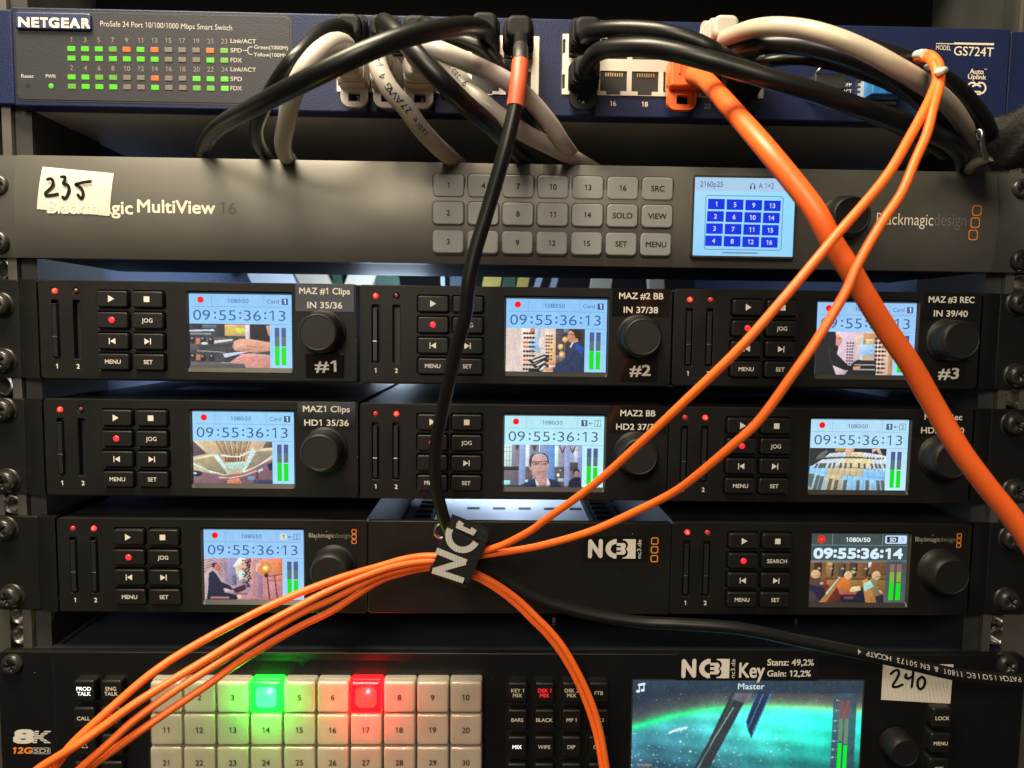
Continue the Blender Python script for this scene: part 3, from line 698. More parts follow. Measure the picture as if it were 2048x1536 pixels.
# ------------------------------------------------------------------ moving pictures on the little screens
class Canvas:
    """a small colour grid painted in the photo's own zoom coordinates"""
    def __init__(s, w, h, win, bgc):
        s.w, s.h, s.win = w, h, win; s.a = np.zeros((h, w, 3)) + np.array(bgc, float)
        s.X, s.Y = np.meshgrid((np.arange(w) + .5) / w, (np.arange(h) + .5) / h)
        x0, y0, x1, y1 = win; s.X = x0 + s.X * (x1 - x0); s.Y = y0 + s.Y * (y1 - y0)
        s.rng = np.random.RandomState(3)
    def put(s, mask, c, al=1.0):
        if not mask.any(): return
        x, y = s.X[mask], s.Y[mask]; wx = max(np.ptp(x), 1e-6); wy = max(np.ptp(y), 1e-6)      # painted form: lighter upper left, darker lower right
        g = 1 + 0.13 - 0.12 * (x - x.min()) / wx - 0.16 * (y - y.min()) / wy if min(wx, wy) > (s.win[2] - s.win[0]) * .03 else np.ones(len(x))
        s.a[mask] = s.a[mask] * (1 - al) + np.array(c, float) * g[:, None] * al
    def poly(s, pts, c, al=1.0):
        ins = np.zeros(s.X.shape, bool); n = len(pts)
        for i in range(n):
            (xa, ya), (xb, yb) = pts[i], pts[(i + 1) % n]
            if ya == yb: continue
            cr = ((ya > s.Y) != (yb > s.Y)) & (s.X < (xb - xa) * (s.Y - ya) / (yb - ya) + xa); ins ^= cr
        s.put(ins, c, al)
    def ell(s, x, y, rx, ry, c, al=1.0): s.put(((s.X - x) / rx) ** 2 + ((s.Y - y) / ry) ** 2 < 1, c, al)
    def rect(s, x0, y0, x1, y1, c, al=1.0): s.put((s.X >= x0) & (s.X < x1) & (s.Y >= y0) & (s.Y < y1), c, al)
    def line(s, pts, wd, c, al=1.0):
        for (xa, ya), (xb, yb) in zip(pts, pts[1:]):
            dx, dy = xb - xa, yb - ya; L = dx * dx + dy * dy + 1e-9
            t = np.clip(((s.X - xa) * dx + (s.Y - ya) * dy) / L, 0, 1)
            s.put((s.X - xa - t * dx) ** 2 + (s.Y - ya - t * dy) ** 2 < wd * wd / 4, c, al)
    def blur(s, k=1):
        for _ in range(k):
            p = np.pad(s.a, ((1, 1), (1, 1), (0, 0)), mode='edge')
            s.a = (p[1:-1, 1:-1] * 4 + p[:-2, 1:-1] + p[2:, 1:-1] + p[1:-1, :-2] + p[1:-1, 2:]) / 8
    def noise(s, a):
        for n, k in ((9, .05), (22, .045), (50, .05)):                # mottled detail of the moving picture
            r = s.rng.rand(n + 2, n * 2 + 2); u = np.linspace(0, n, s.h); v = np.linspace(0, n * 2, s.w); i = u.astype(int); j = v.astype(int); f = (u - i)[:, None]; g = (v - j)[None]
            z = (r[np.ix_(i, j)] * (1 - g) + r[np.ix_(i, j + 1)] * g) * (1 - f) + (r[np.ix_(i + 1, j)] * (1 - g) + r[np.ix_(i + 1, j + 1)] * g) * f
            if s.w > 40: s.a *= (1 + (z - .5) * 2 * k)[..., None]
        s.a += s.rng.normal(0, a, s.a.shape[:2])[..., None] + s.rng.normal(0, a * .4, s.a.shape)
    def out(s, mb, x0, z1, w, h, y, gain=1.0):
        a = np.clip(s.a * gain, 0, 255) / 255; l = np.where(a <= .04045, a / 12.92, ((a + .055) / 1.055) ** 2.4)
        V = []; Fc = []; base = len(mb.v)
        for j in range(s.h + 1):
            for i in range(s.w + 1): V.append((x0 + w * i / s.w, y, z1 - h * j / s.h))
        if 'display' not in mb.mats: mb.mats.append('display')
        k = mb.mats.index('display'); mb.v.extend(V); n = s.w + 1
        for j in range(s.h):
            for i in range(s.w):
                mb.f.append((base + (j + 1) * n + i, base + (j + 1) * n + i + 1, base + j * n + i + 1, base + j * n + i))
                mb.m.append(k); mb.s.append(False); mb.c.append(tuple(l[j, i]))
GW, GH = 176, 100
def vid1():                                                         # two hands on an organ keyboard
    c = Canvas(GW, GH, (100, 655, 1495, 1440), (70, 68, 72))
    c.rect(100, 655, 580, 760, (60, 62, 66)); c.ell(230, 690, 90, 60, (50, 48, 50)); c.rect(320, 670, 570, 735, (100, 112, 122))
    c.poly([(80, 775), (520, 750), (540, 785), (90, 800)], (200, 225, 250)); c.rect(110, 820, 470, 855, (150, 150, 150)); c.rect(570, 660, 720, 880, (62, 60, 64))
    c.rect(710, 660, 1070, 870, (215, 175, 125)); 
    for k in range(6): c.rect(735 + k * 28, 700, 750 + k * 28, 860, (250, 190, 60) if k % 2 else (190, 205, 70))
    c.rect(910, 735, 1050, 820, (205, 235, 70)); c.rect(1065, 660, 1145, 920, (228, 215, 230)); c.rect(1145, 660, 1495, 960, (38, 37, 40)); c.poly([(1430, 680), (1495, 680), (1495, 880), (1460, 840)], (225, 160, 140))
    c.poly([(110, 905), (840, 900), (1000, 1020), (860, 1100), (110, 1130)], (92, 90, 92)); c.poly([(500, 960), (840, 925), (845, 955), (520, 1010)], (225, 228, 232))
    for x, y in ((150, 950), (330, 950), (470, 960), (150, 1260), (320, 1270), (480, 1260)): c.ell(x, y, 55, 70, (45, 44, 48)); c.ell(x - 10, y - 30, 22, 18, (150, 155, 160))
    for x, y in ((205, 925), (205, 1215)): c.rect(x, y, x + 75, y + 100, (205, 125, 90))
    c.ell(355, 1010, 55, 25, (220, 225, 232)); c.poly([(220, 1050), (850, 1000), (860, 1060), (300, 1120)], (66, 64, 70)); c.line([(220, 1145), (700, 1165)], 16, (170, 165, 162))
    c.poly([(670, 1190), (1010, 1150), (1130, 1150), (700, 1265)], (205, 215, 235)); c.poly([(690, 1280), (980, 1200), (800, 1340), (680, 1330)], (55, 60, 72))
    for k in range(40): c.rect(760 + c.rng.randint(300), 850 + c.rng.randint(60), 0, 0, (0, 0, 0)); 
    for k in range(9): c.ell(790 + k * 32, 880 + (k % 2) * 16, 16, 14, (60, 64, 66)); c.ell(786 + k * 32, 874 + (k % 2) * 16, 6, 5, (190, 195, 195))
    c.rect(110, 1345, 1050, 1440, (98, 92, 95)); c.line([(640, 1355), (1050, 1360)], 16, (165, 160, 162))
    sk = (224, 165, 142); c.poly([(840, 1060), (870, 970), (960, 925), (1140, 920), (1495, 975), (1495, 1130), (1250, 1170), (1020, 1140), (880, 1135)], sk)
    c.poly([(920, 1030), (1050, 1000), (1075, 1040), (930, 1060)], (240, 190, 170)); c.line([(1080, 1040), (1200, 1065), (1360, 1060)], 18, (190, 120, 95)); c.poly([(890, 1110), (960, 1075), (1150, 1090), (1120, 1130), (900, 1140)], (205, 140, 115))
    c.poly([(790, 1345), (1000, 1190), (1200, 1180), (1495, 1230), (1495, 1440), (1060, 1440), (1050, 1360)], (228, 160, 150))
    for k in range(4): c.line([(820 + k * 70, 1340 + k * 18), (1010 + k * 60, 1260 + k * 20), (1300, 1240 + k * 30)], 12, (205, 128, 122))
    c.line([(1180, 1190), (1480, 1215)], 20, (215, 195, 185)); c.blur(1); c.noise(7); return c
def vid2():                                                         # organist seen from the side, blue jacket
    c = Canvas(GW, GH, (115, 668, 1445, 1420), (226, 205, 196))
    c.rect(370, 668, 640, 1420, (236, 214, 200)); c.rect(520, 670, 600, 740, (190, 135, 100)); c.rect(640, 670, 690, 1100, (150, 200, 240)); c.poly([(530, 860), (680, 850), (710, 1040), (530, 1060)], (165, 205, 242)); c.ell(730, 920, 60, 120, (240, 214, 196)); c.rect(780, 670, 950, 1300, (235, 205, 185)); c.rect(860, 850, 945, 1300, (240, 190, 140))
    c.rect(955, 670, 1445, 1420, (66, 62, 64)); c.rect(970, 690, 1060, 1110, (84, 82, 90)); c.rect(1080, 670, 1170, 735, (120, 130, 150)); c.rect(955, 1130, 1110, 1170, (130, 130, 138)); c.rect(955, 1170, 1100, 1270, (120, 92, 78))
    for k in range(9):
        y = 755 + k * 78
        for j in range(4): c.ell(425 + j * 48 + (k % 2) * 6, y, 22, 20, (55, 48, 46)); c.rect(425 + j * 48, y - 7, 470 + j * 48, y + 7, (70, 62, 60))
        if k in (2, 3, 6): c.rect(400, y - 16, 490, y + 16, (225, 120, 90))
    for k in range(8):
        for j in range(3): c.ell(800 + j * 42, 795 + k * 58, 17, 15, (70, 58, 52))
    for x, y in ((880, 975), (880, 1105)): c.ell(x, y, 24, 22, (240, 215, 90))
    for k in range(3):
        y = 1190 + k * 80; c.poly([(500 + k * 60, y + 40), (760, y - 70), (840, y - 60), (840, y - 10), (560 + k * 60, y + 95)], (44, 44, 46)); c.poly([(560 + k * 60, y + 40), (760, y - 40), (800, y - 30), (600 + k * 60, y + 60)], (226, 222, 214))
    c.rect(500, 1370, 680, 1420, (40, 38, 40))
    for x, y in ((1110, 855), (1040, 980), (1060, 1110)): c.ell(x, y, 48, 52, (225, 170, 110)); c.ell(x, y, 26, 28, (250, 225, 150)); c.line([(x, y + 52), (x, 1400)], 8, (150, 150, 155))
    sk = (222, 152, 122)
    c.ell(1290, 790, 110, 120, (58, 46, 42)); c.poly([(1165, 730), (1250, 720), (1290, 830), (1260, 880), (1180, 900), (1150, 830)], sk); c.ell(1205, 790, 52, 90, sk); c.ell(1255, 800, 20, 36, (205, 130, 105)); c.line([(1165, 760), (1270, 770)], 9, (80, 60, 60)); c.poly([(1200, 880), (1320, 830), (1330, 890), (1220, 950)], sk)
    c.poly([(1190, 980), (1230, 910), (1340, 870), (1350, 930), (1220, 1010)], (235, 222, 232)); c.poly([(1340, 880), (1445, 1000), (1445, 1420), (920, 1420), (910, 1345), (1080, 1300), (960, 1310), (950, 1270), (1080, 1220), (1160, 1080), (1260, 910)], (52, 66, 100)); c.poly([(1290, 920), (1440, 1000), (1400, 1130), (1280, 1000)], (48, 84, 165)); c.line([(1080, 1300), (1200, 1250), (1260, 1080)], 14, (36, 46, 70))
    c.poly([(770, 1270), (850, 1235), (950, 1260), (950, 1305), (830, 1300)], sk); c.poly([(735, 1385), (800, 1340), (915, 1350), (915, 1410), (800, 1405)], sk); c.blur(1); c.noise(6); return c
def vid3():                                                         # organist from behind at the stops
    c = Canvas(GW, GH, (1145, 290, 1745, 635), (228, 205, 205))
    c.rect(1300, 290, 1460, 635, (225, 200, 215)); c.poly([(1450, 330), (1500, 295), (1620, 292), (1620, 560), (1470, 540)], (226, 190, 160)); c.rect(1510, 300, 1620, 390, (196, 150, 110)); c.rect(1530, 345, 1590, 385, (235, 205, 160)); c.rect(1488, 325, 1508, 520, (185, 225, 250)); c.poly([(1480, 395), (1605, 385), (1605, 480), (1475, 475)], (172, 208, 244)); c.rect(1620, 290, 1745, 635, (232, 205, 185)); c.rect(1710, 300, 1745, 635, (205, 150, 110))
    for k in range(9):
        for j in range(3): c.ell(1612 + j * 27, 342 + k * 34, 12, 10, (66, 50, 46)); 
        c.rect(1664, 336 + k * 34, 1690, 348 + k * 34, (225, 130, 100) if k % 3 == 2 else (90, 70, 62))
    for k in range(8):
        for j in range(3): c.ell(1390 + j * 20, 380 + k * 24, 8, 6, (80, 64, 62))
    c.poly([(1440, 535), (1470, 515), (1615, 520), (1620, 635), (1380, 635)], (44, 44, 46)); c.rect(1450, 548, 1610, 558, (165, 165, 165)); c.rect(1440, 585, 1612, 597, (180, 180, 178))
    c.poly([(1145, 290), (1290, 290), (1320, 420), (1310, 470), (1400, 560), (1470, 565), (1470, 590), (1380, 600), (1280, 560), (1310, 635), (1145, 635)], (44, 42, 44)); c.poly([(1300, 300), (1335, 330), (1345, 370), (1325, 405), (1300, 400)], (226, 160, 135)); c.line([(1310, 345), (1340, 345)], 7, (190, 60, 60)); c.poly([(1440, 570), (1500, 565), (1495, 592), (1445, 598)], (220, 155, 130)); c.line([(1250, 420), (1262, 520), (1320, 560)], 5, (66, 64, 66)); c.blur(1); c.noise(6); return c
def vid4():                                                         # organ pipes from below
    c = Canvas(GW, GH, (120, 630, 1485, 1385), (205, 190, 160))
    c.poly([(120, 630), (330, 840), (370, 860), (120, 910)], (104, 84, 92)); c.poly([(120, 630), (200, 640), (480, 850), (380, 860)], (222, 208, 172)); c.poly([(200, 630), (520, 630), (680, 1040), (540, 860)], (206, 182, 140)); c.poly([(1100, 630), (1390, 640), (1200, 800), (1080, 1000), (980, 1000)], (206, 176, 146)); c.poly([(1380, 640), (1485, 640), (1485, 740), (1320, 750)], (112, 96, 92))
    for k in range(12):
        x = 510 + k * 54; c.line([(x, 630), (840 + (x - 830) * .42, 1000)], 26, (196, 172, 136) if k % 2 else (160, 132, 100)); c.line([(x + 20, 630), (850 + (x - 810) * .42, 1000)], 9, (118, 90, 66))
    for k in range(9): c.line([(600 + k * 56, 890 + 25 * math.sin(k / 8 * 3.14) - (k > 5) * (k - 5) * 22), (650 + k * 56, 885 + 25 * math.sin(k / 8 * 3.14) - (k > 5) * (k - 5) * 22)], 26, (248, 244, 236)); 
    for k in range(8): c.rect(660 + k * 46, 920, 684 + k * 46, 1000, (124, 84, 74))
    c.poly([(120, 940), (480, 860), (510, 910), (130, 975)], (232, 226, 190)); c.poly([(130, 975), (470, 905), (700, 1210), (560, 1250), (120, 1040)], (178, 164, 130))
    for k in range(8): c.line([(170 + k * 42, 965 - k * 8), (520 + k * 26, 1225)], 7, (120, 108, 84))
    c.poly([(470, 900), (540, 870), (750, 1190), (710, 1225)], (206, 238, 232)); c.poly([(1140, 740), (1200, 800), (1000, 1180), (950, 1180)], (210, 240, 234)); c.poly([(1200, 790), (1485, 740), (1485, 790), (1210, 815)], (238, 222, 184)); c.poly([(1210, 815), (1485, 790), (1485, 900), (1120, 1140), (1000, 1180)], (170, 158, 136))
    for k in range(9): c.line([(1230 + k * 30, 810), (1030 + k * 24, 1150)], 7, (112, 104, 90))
    c.line([(1000, 1180), (1250, 1060), (1485, 890)], 26, (240, 236, 226)); c.line([(120, 1040), (400, 1170), (700, 1250)], 24, (214, 236, 226)); c.poly([(680, 1030), (1000, 990), (1020, 1010), (960, 1130), (740, 1140)], (196, 232, 220))
    for k in range(40): c.rect(690 + (k * 37) % 280, 1030 + (k % 6) * 18, 712 + (k * 37) % 280, 1036 + (k % 6) * 18, (110, 140, 126))
    c.poly([(120, 1150), (740, 1270), (1000, 1190), (1485, 950), (1485, 1385), (120, 1385)], (138, 104, 116)); c.poly([(540, 1260), (1000, 1190), (1220, 1080), (1180, 1150), (900, 1290), (560, 1300)], (178, 120, 104)); c.line([(560, 1280), (760, 1290), (1000, 1240), (1200, 1160)], 20, (220, 205, 196))
    c.ell(180, 1215, 90, 50, (44, 52, 74)); c.ell(140, 1210, 36, 20, (190, 215, 225)); c.poly([(1395, 1040), (1485, 1000), (1485, 1140), (1420, 1140)], (40, 48, 72)); c.poly([(1220, 1150), (1310, 1105), (1325, 1145), (1240, 1190)], (200, 205, 235)); c.poly([(700, 1320), (900, 1290), (960, 1385), (700, 1385)], (226, 140, 110)); c.ell(1110, 1290, 60, 40, (120, 150, 190)); c.rect(1200, 1180, 1240, 1300, (110, 60, 66)); c.rect(1150, 1320, 1485, 1385, (66, 70, 104)); c.blur(1); c.noise(10); return c
def vid5():                                                         # man in glasses in a church
    c = Canvas(GW, GH, (85, 595, 1400, 1345), (150, 158, 184))
    c.rect(85, 595, 210, 985, (218, 246, 244)); 
    for k in range(5): c.rect(85, 640 + k * 78, 210, 645 + k * 78, (120, 140, 140))
    c.rect(125, 595, 132, 985, (110, 130, 130)); c.rect(170, 595, 176, 985, (110, 130, 130)); c.rect(210, 595, 340, 985, (140, 142, 156)); c.poly([(270, 600), (335, 600), (310, 695), (288, 695)], (92, 74, 74)); c.rect(340, 595, 445, 1345, (146, 168, 218)); c.rect(445, 595, 510, 985, (226, 240, 240)); c.rect(510, 595, 670, 985, (136, 140, 152)); c.poly([(545, 600), (635, 600), (600, 710), (580, 710)], (92, 76, 76)); c.rect(665, 595, 682, 720, (236, 240, 240)); c.rect(682, 595, 830, 985, (132, 152, 200)); c.rect(830, 595, 940, 1345, (102, 150, 214)); c.rect(940, 610, 1000, 985, (222, 244, 242)); c.rect(1000, 610, 1100, 985, (156, 160, 184)); c.rect(1100, 610, 1190, 1345, (150, 166, 214)); c.rect(1190, 610, 1400, 985, (164, 176, 206)); c.rect(1265, 620, 1330, 900, (200, 222, 240)); c.rect(1335, 800, 1400, 1345, (128, 150, 204))
    for x in (1065, 1235): c.poly([(x - 60, 610), (x - 40, 610), (x, 700), (x + 40, 615), (x + 60, 615), (x + 8, 745), (x - 8, 745)], (104, 74, 66))
    for k in range(5): c.line([(1180 + k * 45, 615), (1240 + k * 20, 700)], 8, (120, 100, 96))
    c.rect(85, 985, 330, 1050, (58, 56, 60)); c.rect(85, 1050, 330, 1345, (112, 106, 112)); c.rect(440, 985, 560, 1345, (98, 92, 96)); c.rect(940, 985, 1100, 1345, (92, 86, 88)); c.rect(1190, 900, 1330, 1050, (84, 74, 76)); c.rect(1190, 1050, 1340, 1345, (108, 104, 110)); c.ell(1000, 1130, 26, 34, (225, 225, 225)); c.ell(1035, 1045, 14, 12, (200, 205, 210)); c.rect(85, 1230, 190, 1310, (160, 225, 228)); c.rect(440, 1215, 490, 1265, (190, 220, 225)); c.rect(1000, 1190, 1090, 1250, (170, 200, 200))
    c.ell(670, 900, 168, 180, (68, 62, 66)); c.ell(650, 745, 90, 26, (120, 140, 160)); sk = (205, 162, 156); c.ell(685, 980, 148, 215, sk); c.ell(680, 850, 130, 95, (212, 172, 168)); c.ell(615, 785, 34, 16, (200, 215, 225)); c.poly([(500, 980), (560, 1000), (570, 1080), (520, 1040)], sk); c.rect(610, 1150, 820, 1345, (196, 150, 142))
    for x in (615, 760): c.ell(x, 920, 58, 36, (70, 58, 62)); c.ell(x, 920, 50, 29, (198, 156, 150)); c.ell(x + 5, 925, 24, 9, (82, 62, 62))
    c.line([(555, 905), (830, 885)], 9, (60, 52, 56)); c.poly([(690, 920), (720, 1010), (680, 1010)], (188, 140, 132)); c.line([(670, 1080), (780, 1070)], 14, (160, 96, 92)); c.line([(530, 1090), (600, 1170), (700, 1195), (800, 1150)], 12, (168, 122, 116))
    c.poly([(360, 1320), (560, 1210), (620, 1180), (700, 1345), (85, 1345)], (44, 62, 92)); c.poly([(830, 1190), (1000, 1240), (1060, 1345), (700, 1345)], (40, 56, 84)); c.poly([(600, 1180), (640, 1345), (720, 1345)], (228, 222, 232)); c.poly([(825, 1180), (870, 1290), (840, 1345), (740, 1345)], (226, 220, 230)); c.poly([(620, 1190), (700, 1345), (800, 1345), (820, 1200)], (198, 150, 142))
    c.ell(1305, 1075, 58, 60, (36, 30, 36)); c.ell(1315, 1110, 42, 60, (160, 124, 124)); c.poly([(1190, 1230), (1270, 1170), (1380, 1165), (1400, 1345), (1170, 1345)], (36, 36, 50)); c.rect(85, 1318, 1400, 1345, (40, 44, 62), .5); c.blur(1); c.noise(6); return c
def vid6():                                                         # fish-eye view of the keyboards
    c = Canvas(GW, GH, (165, 670, 1460, 1395), (54, 54, 56))
    c.rect(590, 670, 780, 730, (190, 146, 78)); c.rect(950, 670, 1220, 740, (58, 56, 58)); c.poly([(260, 870), (340, 760), (450, 700), (470, 740), (380, 850)], (112, 116, 112))
    W_ = (226, 236, 246); Yl = (240, 222, 170); Bl = (150, 205, 246); Ta = (204, 188, 150)
    def rowk(y0a, y0b, y1a, y1b, xa, xb, xc, xd, n, m0, m1, cm, cs, kh, kf):
        for k in range(n):
            t0, t1 = k / n, (k + 1) / n; arch = lambda t: -math.sin(t * math.pi) * kh
            col = cm if m0 < (t0 + t1) / 2 < m1 else cs
            A = (xa + (xb - xa) * t0, y0a + (y0b - y0a) * t0 + arch(t0)); B = (xa + (xb - xa) * t1, y0a + (y0b - y0a) * t1 + arch(t1))
            C_ = (xc + (xd - xc) * t1, y1a + (y1b - y1a) * t1 + arch(t1)); D_ = (xc + (xd - xc) * t0, y1a + (y1b - y1a) * t0 + arch(t0))
            c.poly([A, B, C_, D_], col); c.line([A, D_], 5, (150, 160, 160))
    rowk(760, 800, 850, 880, 500, 1460, 400, 1470, 20, .34, .62, Yl, W_, 45, 0)
    rowk(870, 880, 1000, 1060, 380, 1480, 180, 1490, 17, .36, .74, Yl, W_, 34, 0)
    rowk(985, 1060, 1160, 1220, 175, 1480, 170, 1490, 13, .26, .68, Ta, Bl, 20, 0)
    rowk(1090, 1210, 1400, 1400, 170, 1480, 140, 1490, 14, .22, .42, Ta, Bl, 0, 0)
    dk = (86, 96, 96)
    for x in (420, 460, 500, 540, 580, 655, 705, 785, 850, 905, 995, 1055, 1145, 1195, 1250, 1320, 1360, 1410): c.ell(x, 822 + abs(x - 850) * .035, 17, 17, dk)
    for x in (300, 360, 400, 440, 520, 590, 700, 780, 868, 1004, 1094, 1215, 1285, 1345, 1430): c.poly([(x - 16, 920 + abs(x - 800) * .03), (x + 20, 920 + abs(x - 800) * .03), (x + 14 - (800 - x) * .06, 1020), (x - 26 - (800 - x) * .06, 1020)], dk)
    for x in (190, 230, 320, 390, 540, 640, 785, 1000, 1150, 1330, 1410): c.poly([(x - 25, 1110 + min(110, max(0, (x - 200) * .25))), (x + 35, 1115 + min(110, max(0, (x - 200) * .25))), (x + 20 - (800 - x) * .08, 1400), (x - 45 - (800 - x) * .08, 1400)], (100, 104, 98))
    c.poly([(830, 1350), (1050, 1130), (1200, 1060), (1470, 1060), (1470, 1200), (1000, 1230)], (120, 190, 246), .45)
    sk = (222, 180, 156); c.poly([(770, 670), (920, 670), (900, 730), (850, 790), (780, 800), (770, 740)], sk); c.poly([(1215, 680), (1340, 670), (1400, 790), (1330, 770), (1290, 700), (1220, 750)], sk)
    c.poly([(165, 1330), (240, 1395), (165, 1395)], (150, 165, 150)); c.blur(1); c.noise(6); return c
def vid7():                                                         # organist left, glass globe lamp right
    c = Canvas(GW, GH, (145, 610, 1535, 1360), (182, 150, 168))
    c.poly([(145, 610), (480, 610), (530, 1000), (500, 1080), (145, 1360)], (196, 168, 176))
    for k in range(5): c.line([(145, 650 + k * 55), (250, 640 + k * 30), (330, 610 + k * 40), (480, 760 + k * 50)], 10, (110, 74, 76))
    for k in range(4): c.line([(400 + k * 30, 620), (500 + k * 22, 800), (520 + k * 20, 1050)], 12, (140, 120, 140))
    c.rect(560, 610, 720, 1100, (150, 146, 184)); c.ell(850, 800, 150, 200, (232, 214, 186)); c.ell(860, 820, 110, 170, (226, 178, 160)); c.poly([(650, 760), (760, 610), (870, 620), (740, 800)], (232, 236, 218)); c.poly([(760, 840), (810, 830), (880, 900), (760, 1030)], (200, 232, 236)); c.poly([(880, 610), (980, 610), (960, 780), (900, 780)], (176, 110, 104))
    for k in range(60): c.ell(850 + c.rng.randint(130) - (k % 2) * 20, 640 + k * 8.5, 16, 12, (52, 42, 48))
    for k in range(22): c.ell(640 + c.rng.randint(70), 930 + k * 8, 12, 9, (80, 66, 74))
    c.rect(985, 610, 1040, 1360, (214, 140, 136)); c.rect(1040, 610, 1180, 1360, (176, 138, 150)); c.rect(1100, 700, 1200, 1360, (160, 122, 150)); c.rect(1180, 610, 1535, 1360, (206, 136, 136)); c.poly([(1370, 620), (1535, 620), (1535, 900), (1390, 930)], (238, 136, 84)); c.rect(1390, 910, 1535, 1020, (228, 130, 104)); c.rect(1290, 1020, 1535, 1360, (206, 134, 138))
    c.ell(1225, 775, 160, 160, (226, 156, 116)); c.ell(1225, 790, 120, 120, (222, 134, 74)); c.ell(1235, 790, 70, 66, (246, 170, 60)); c.ell(1235, 790, 40, 38, (250, 250, 190)); c.ell(1130, 730, 30, 34, (240, 200, 170)); c.line([(1080, 700), (1070, 850)], 16, (240, 200, 200))
    c.poly([(1200, 930), (1250, 860), (1300, 930), (1250, 965)], (66, 46, 46)); c.line([(1260, 940), (1535, 900)], 14, (96, 64, 62)); c.line([(1265, 960), (1300, 1360)], 24, (84, 62, 66)); c.line([(1395, 930), (1440, 1360)], 20, (92, 66, 68)); c.line([(1290, 1015), (1535, 1020)], 10, (120, 90, 92))
    n = (36, 40, 66); c.ell(325, 740, 50, 48, (60, 60, 82)); c.poly([(340, 730), (400, 700), (440, 800), (390, 860), (320, 800)], (206, 120, 100)); c.poly([(225, 880), (300, 840), (360, 900), (440, 1040), (600, 1110), (640, 1170), (620, 1200), (470, 1160), (500, 1230), (700, 1270), (740, 1340), (700, 1360), (180, 1360), (210, 1150)], n)
    c.poly([(490, 1150), (640, 1190), (690, 1150), (640, 1220), (520, 1220)], (222, 190, 186)); c.poly([(640, 1170), (860, 1080), (880, 1180), (700, 1250)], (70, 48, 58)); c.rect(660, 1230, 900, 1280, (150, 100, 108)); c.rect(250, 1310, 580, 1345, (190, 120, 112)); c.ell(760, 1310, 40, 40, (240, 206, 160)); c.poly([(700, 1360), (1000, 1290), (1240, 1360)], (200, 140, 130)); c.blur(1); c.noise(8); return c
def vid8():                                                         # audience in wooden pews
    c = Canvas(GW, GH, (200, 615, 1440, 1330), (128, 92, 52))
    c.rect(200, 615, 1440, 640, (150, 130, 110)); c.rect(1200, 620, 1440, 850, (120, 78, 50)); c.rect(200, 910, 1440, 950, (92, 62, 40)); c.rect(480, 940, 1440, 1080, (150, 108, 54))
    for x, col in ((320, (66, 44, 40)), (520, (150, 120, 80)), (710, (84, 76, 66)), (900, (72, 62, 56)), (1090, (110, 80, 56))):
        c.poly([(x - 60, 640), (x + 50, 640), (x + 75, 760), (x + 40, 880), (x - 40, 880), (x - 70, 740)], col); c.poly([(x + 40, 650), (x + 70, 650), (x + 60, 860), (x + 20, 900)], (40, 38, 50)); c.ell(x + 20, 740, 30, 16, (190, 150, 110))
    c.poly([(870, 770), (960, 790), (920, 830), (880, 820)], (214, 180, 130)); c.poly([(1150, 630), (1205, 630), (1180, 720), (1140, 715)], (226, 220, 220)); c.ell(520, 660, 40, 26, (206, 160, 120)); c.rect(1160, 840, 1210, 890, (40, 36, 50))
    c.ell(290, 840, 78, 76, (214, 176, 130)); c.poly([(210, 930), (330, 920), (420, 970), (480, 1050), (400, 1120), (200, 1060)], (80, 62, 54)); c.poly([(200, 1020), (480, 1080), (440, 1330), (200, 1330)], (38, 34, 56)); c.poly([(440, 990), (540, 1050), (450, 1130)], (130, 40, 34)); c.ell(430, 950, 40, 60, (120, 70, 56)); c.ell(395, 1000, 34, 24, (206, 150, 112)); c.poly([(200, 1120), (260, 1150), (380, 1330), (200, 1330)], (66, 56, 60))
    c.poly([(360, 1330), (640, 960), (690, 960), (720, 1010), (560, 1330)], (176, 124, 62)); c.poly([(470, 1170), (680, 880), (700, 890), (580, 1060), (480, 1210)], (190, 215, 205)); c.poly([(480, 1330), (680, 1000), (740, 1330)], (104, 44, 36))
    c.ell(825, 860, 66, 76, (222, 184, 132)); c.poly([(700, 900), (760, 890), (850, 960), (880, 1060), (870, 1140), (960, 1120), (1000, 1150), (960, 1190), (820, 1220), (700, 1180), (650, 1060), (660, 960)], (200, 112, 48)); c.poly([(660, 1080), (720, 1190), (860, 1215), (940, 1180), (900, 1150), (760, 1130)], (176, 92, 72)); c.poly([(700, 1200), (960, 1190), (1060, 1050), (1140, 1330), (720, 1330)], (34, 30, 52)); c.ell(850, 1250, 90, 30, (110, 60, 60)); c.poly([(860, 1120), (890, 1060), (1030, 1040), (1045, 1120), (880, 1150)], (228, 206, 156))
    c.poly([(1060, 940), (1140, 910), (1310, 1330), (1130, 1330)], (188, 130, 70)); c.ell(1285, 860, 74, 78, (218, 182, 136)); c.line([(1270, 875), (1360, 875)], 7, (110, 80, 60)); c.poly([(1170, 940), (1240, 900), (1300, 980), (1320, 1080), (1380, 1150), (1300, 1230), (1240, 1160)], (134, 118, 86)); c.poly([(1330, 1110), (1390, 1120), (1420, 1180), (1370, 1170)], (214, 160, 120)); c.poly([(1290, 1220), (1420, 1190), (1430, 1330), (1310, 1330)], (40, 36, 60)); c.poly([(1080, 1000), (1190, 945), (1255, 1050), (1110, 1140)], (172, 216, 208)); c.blur(1); c.noise(8); return c

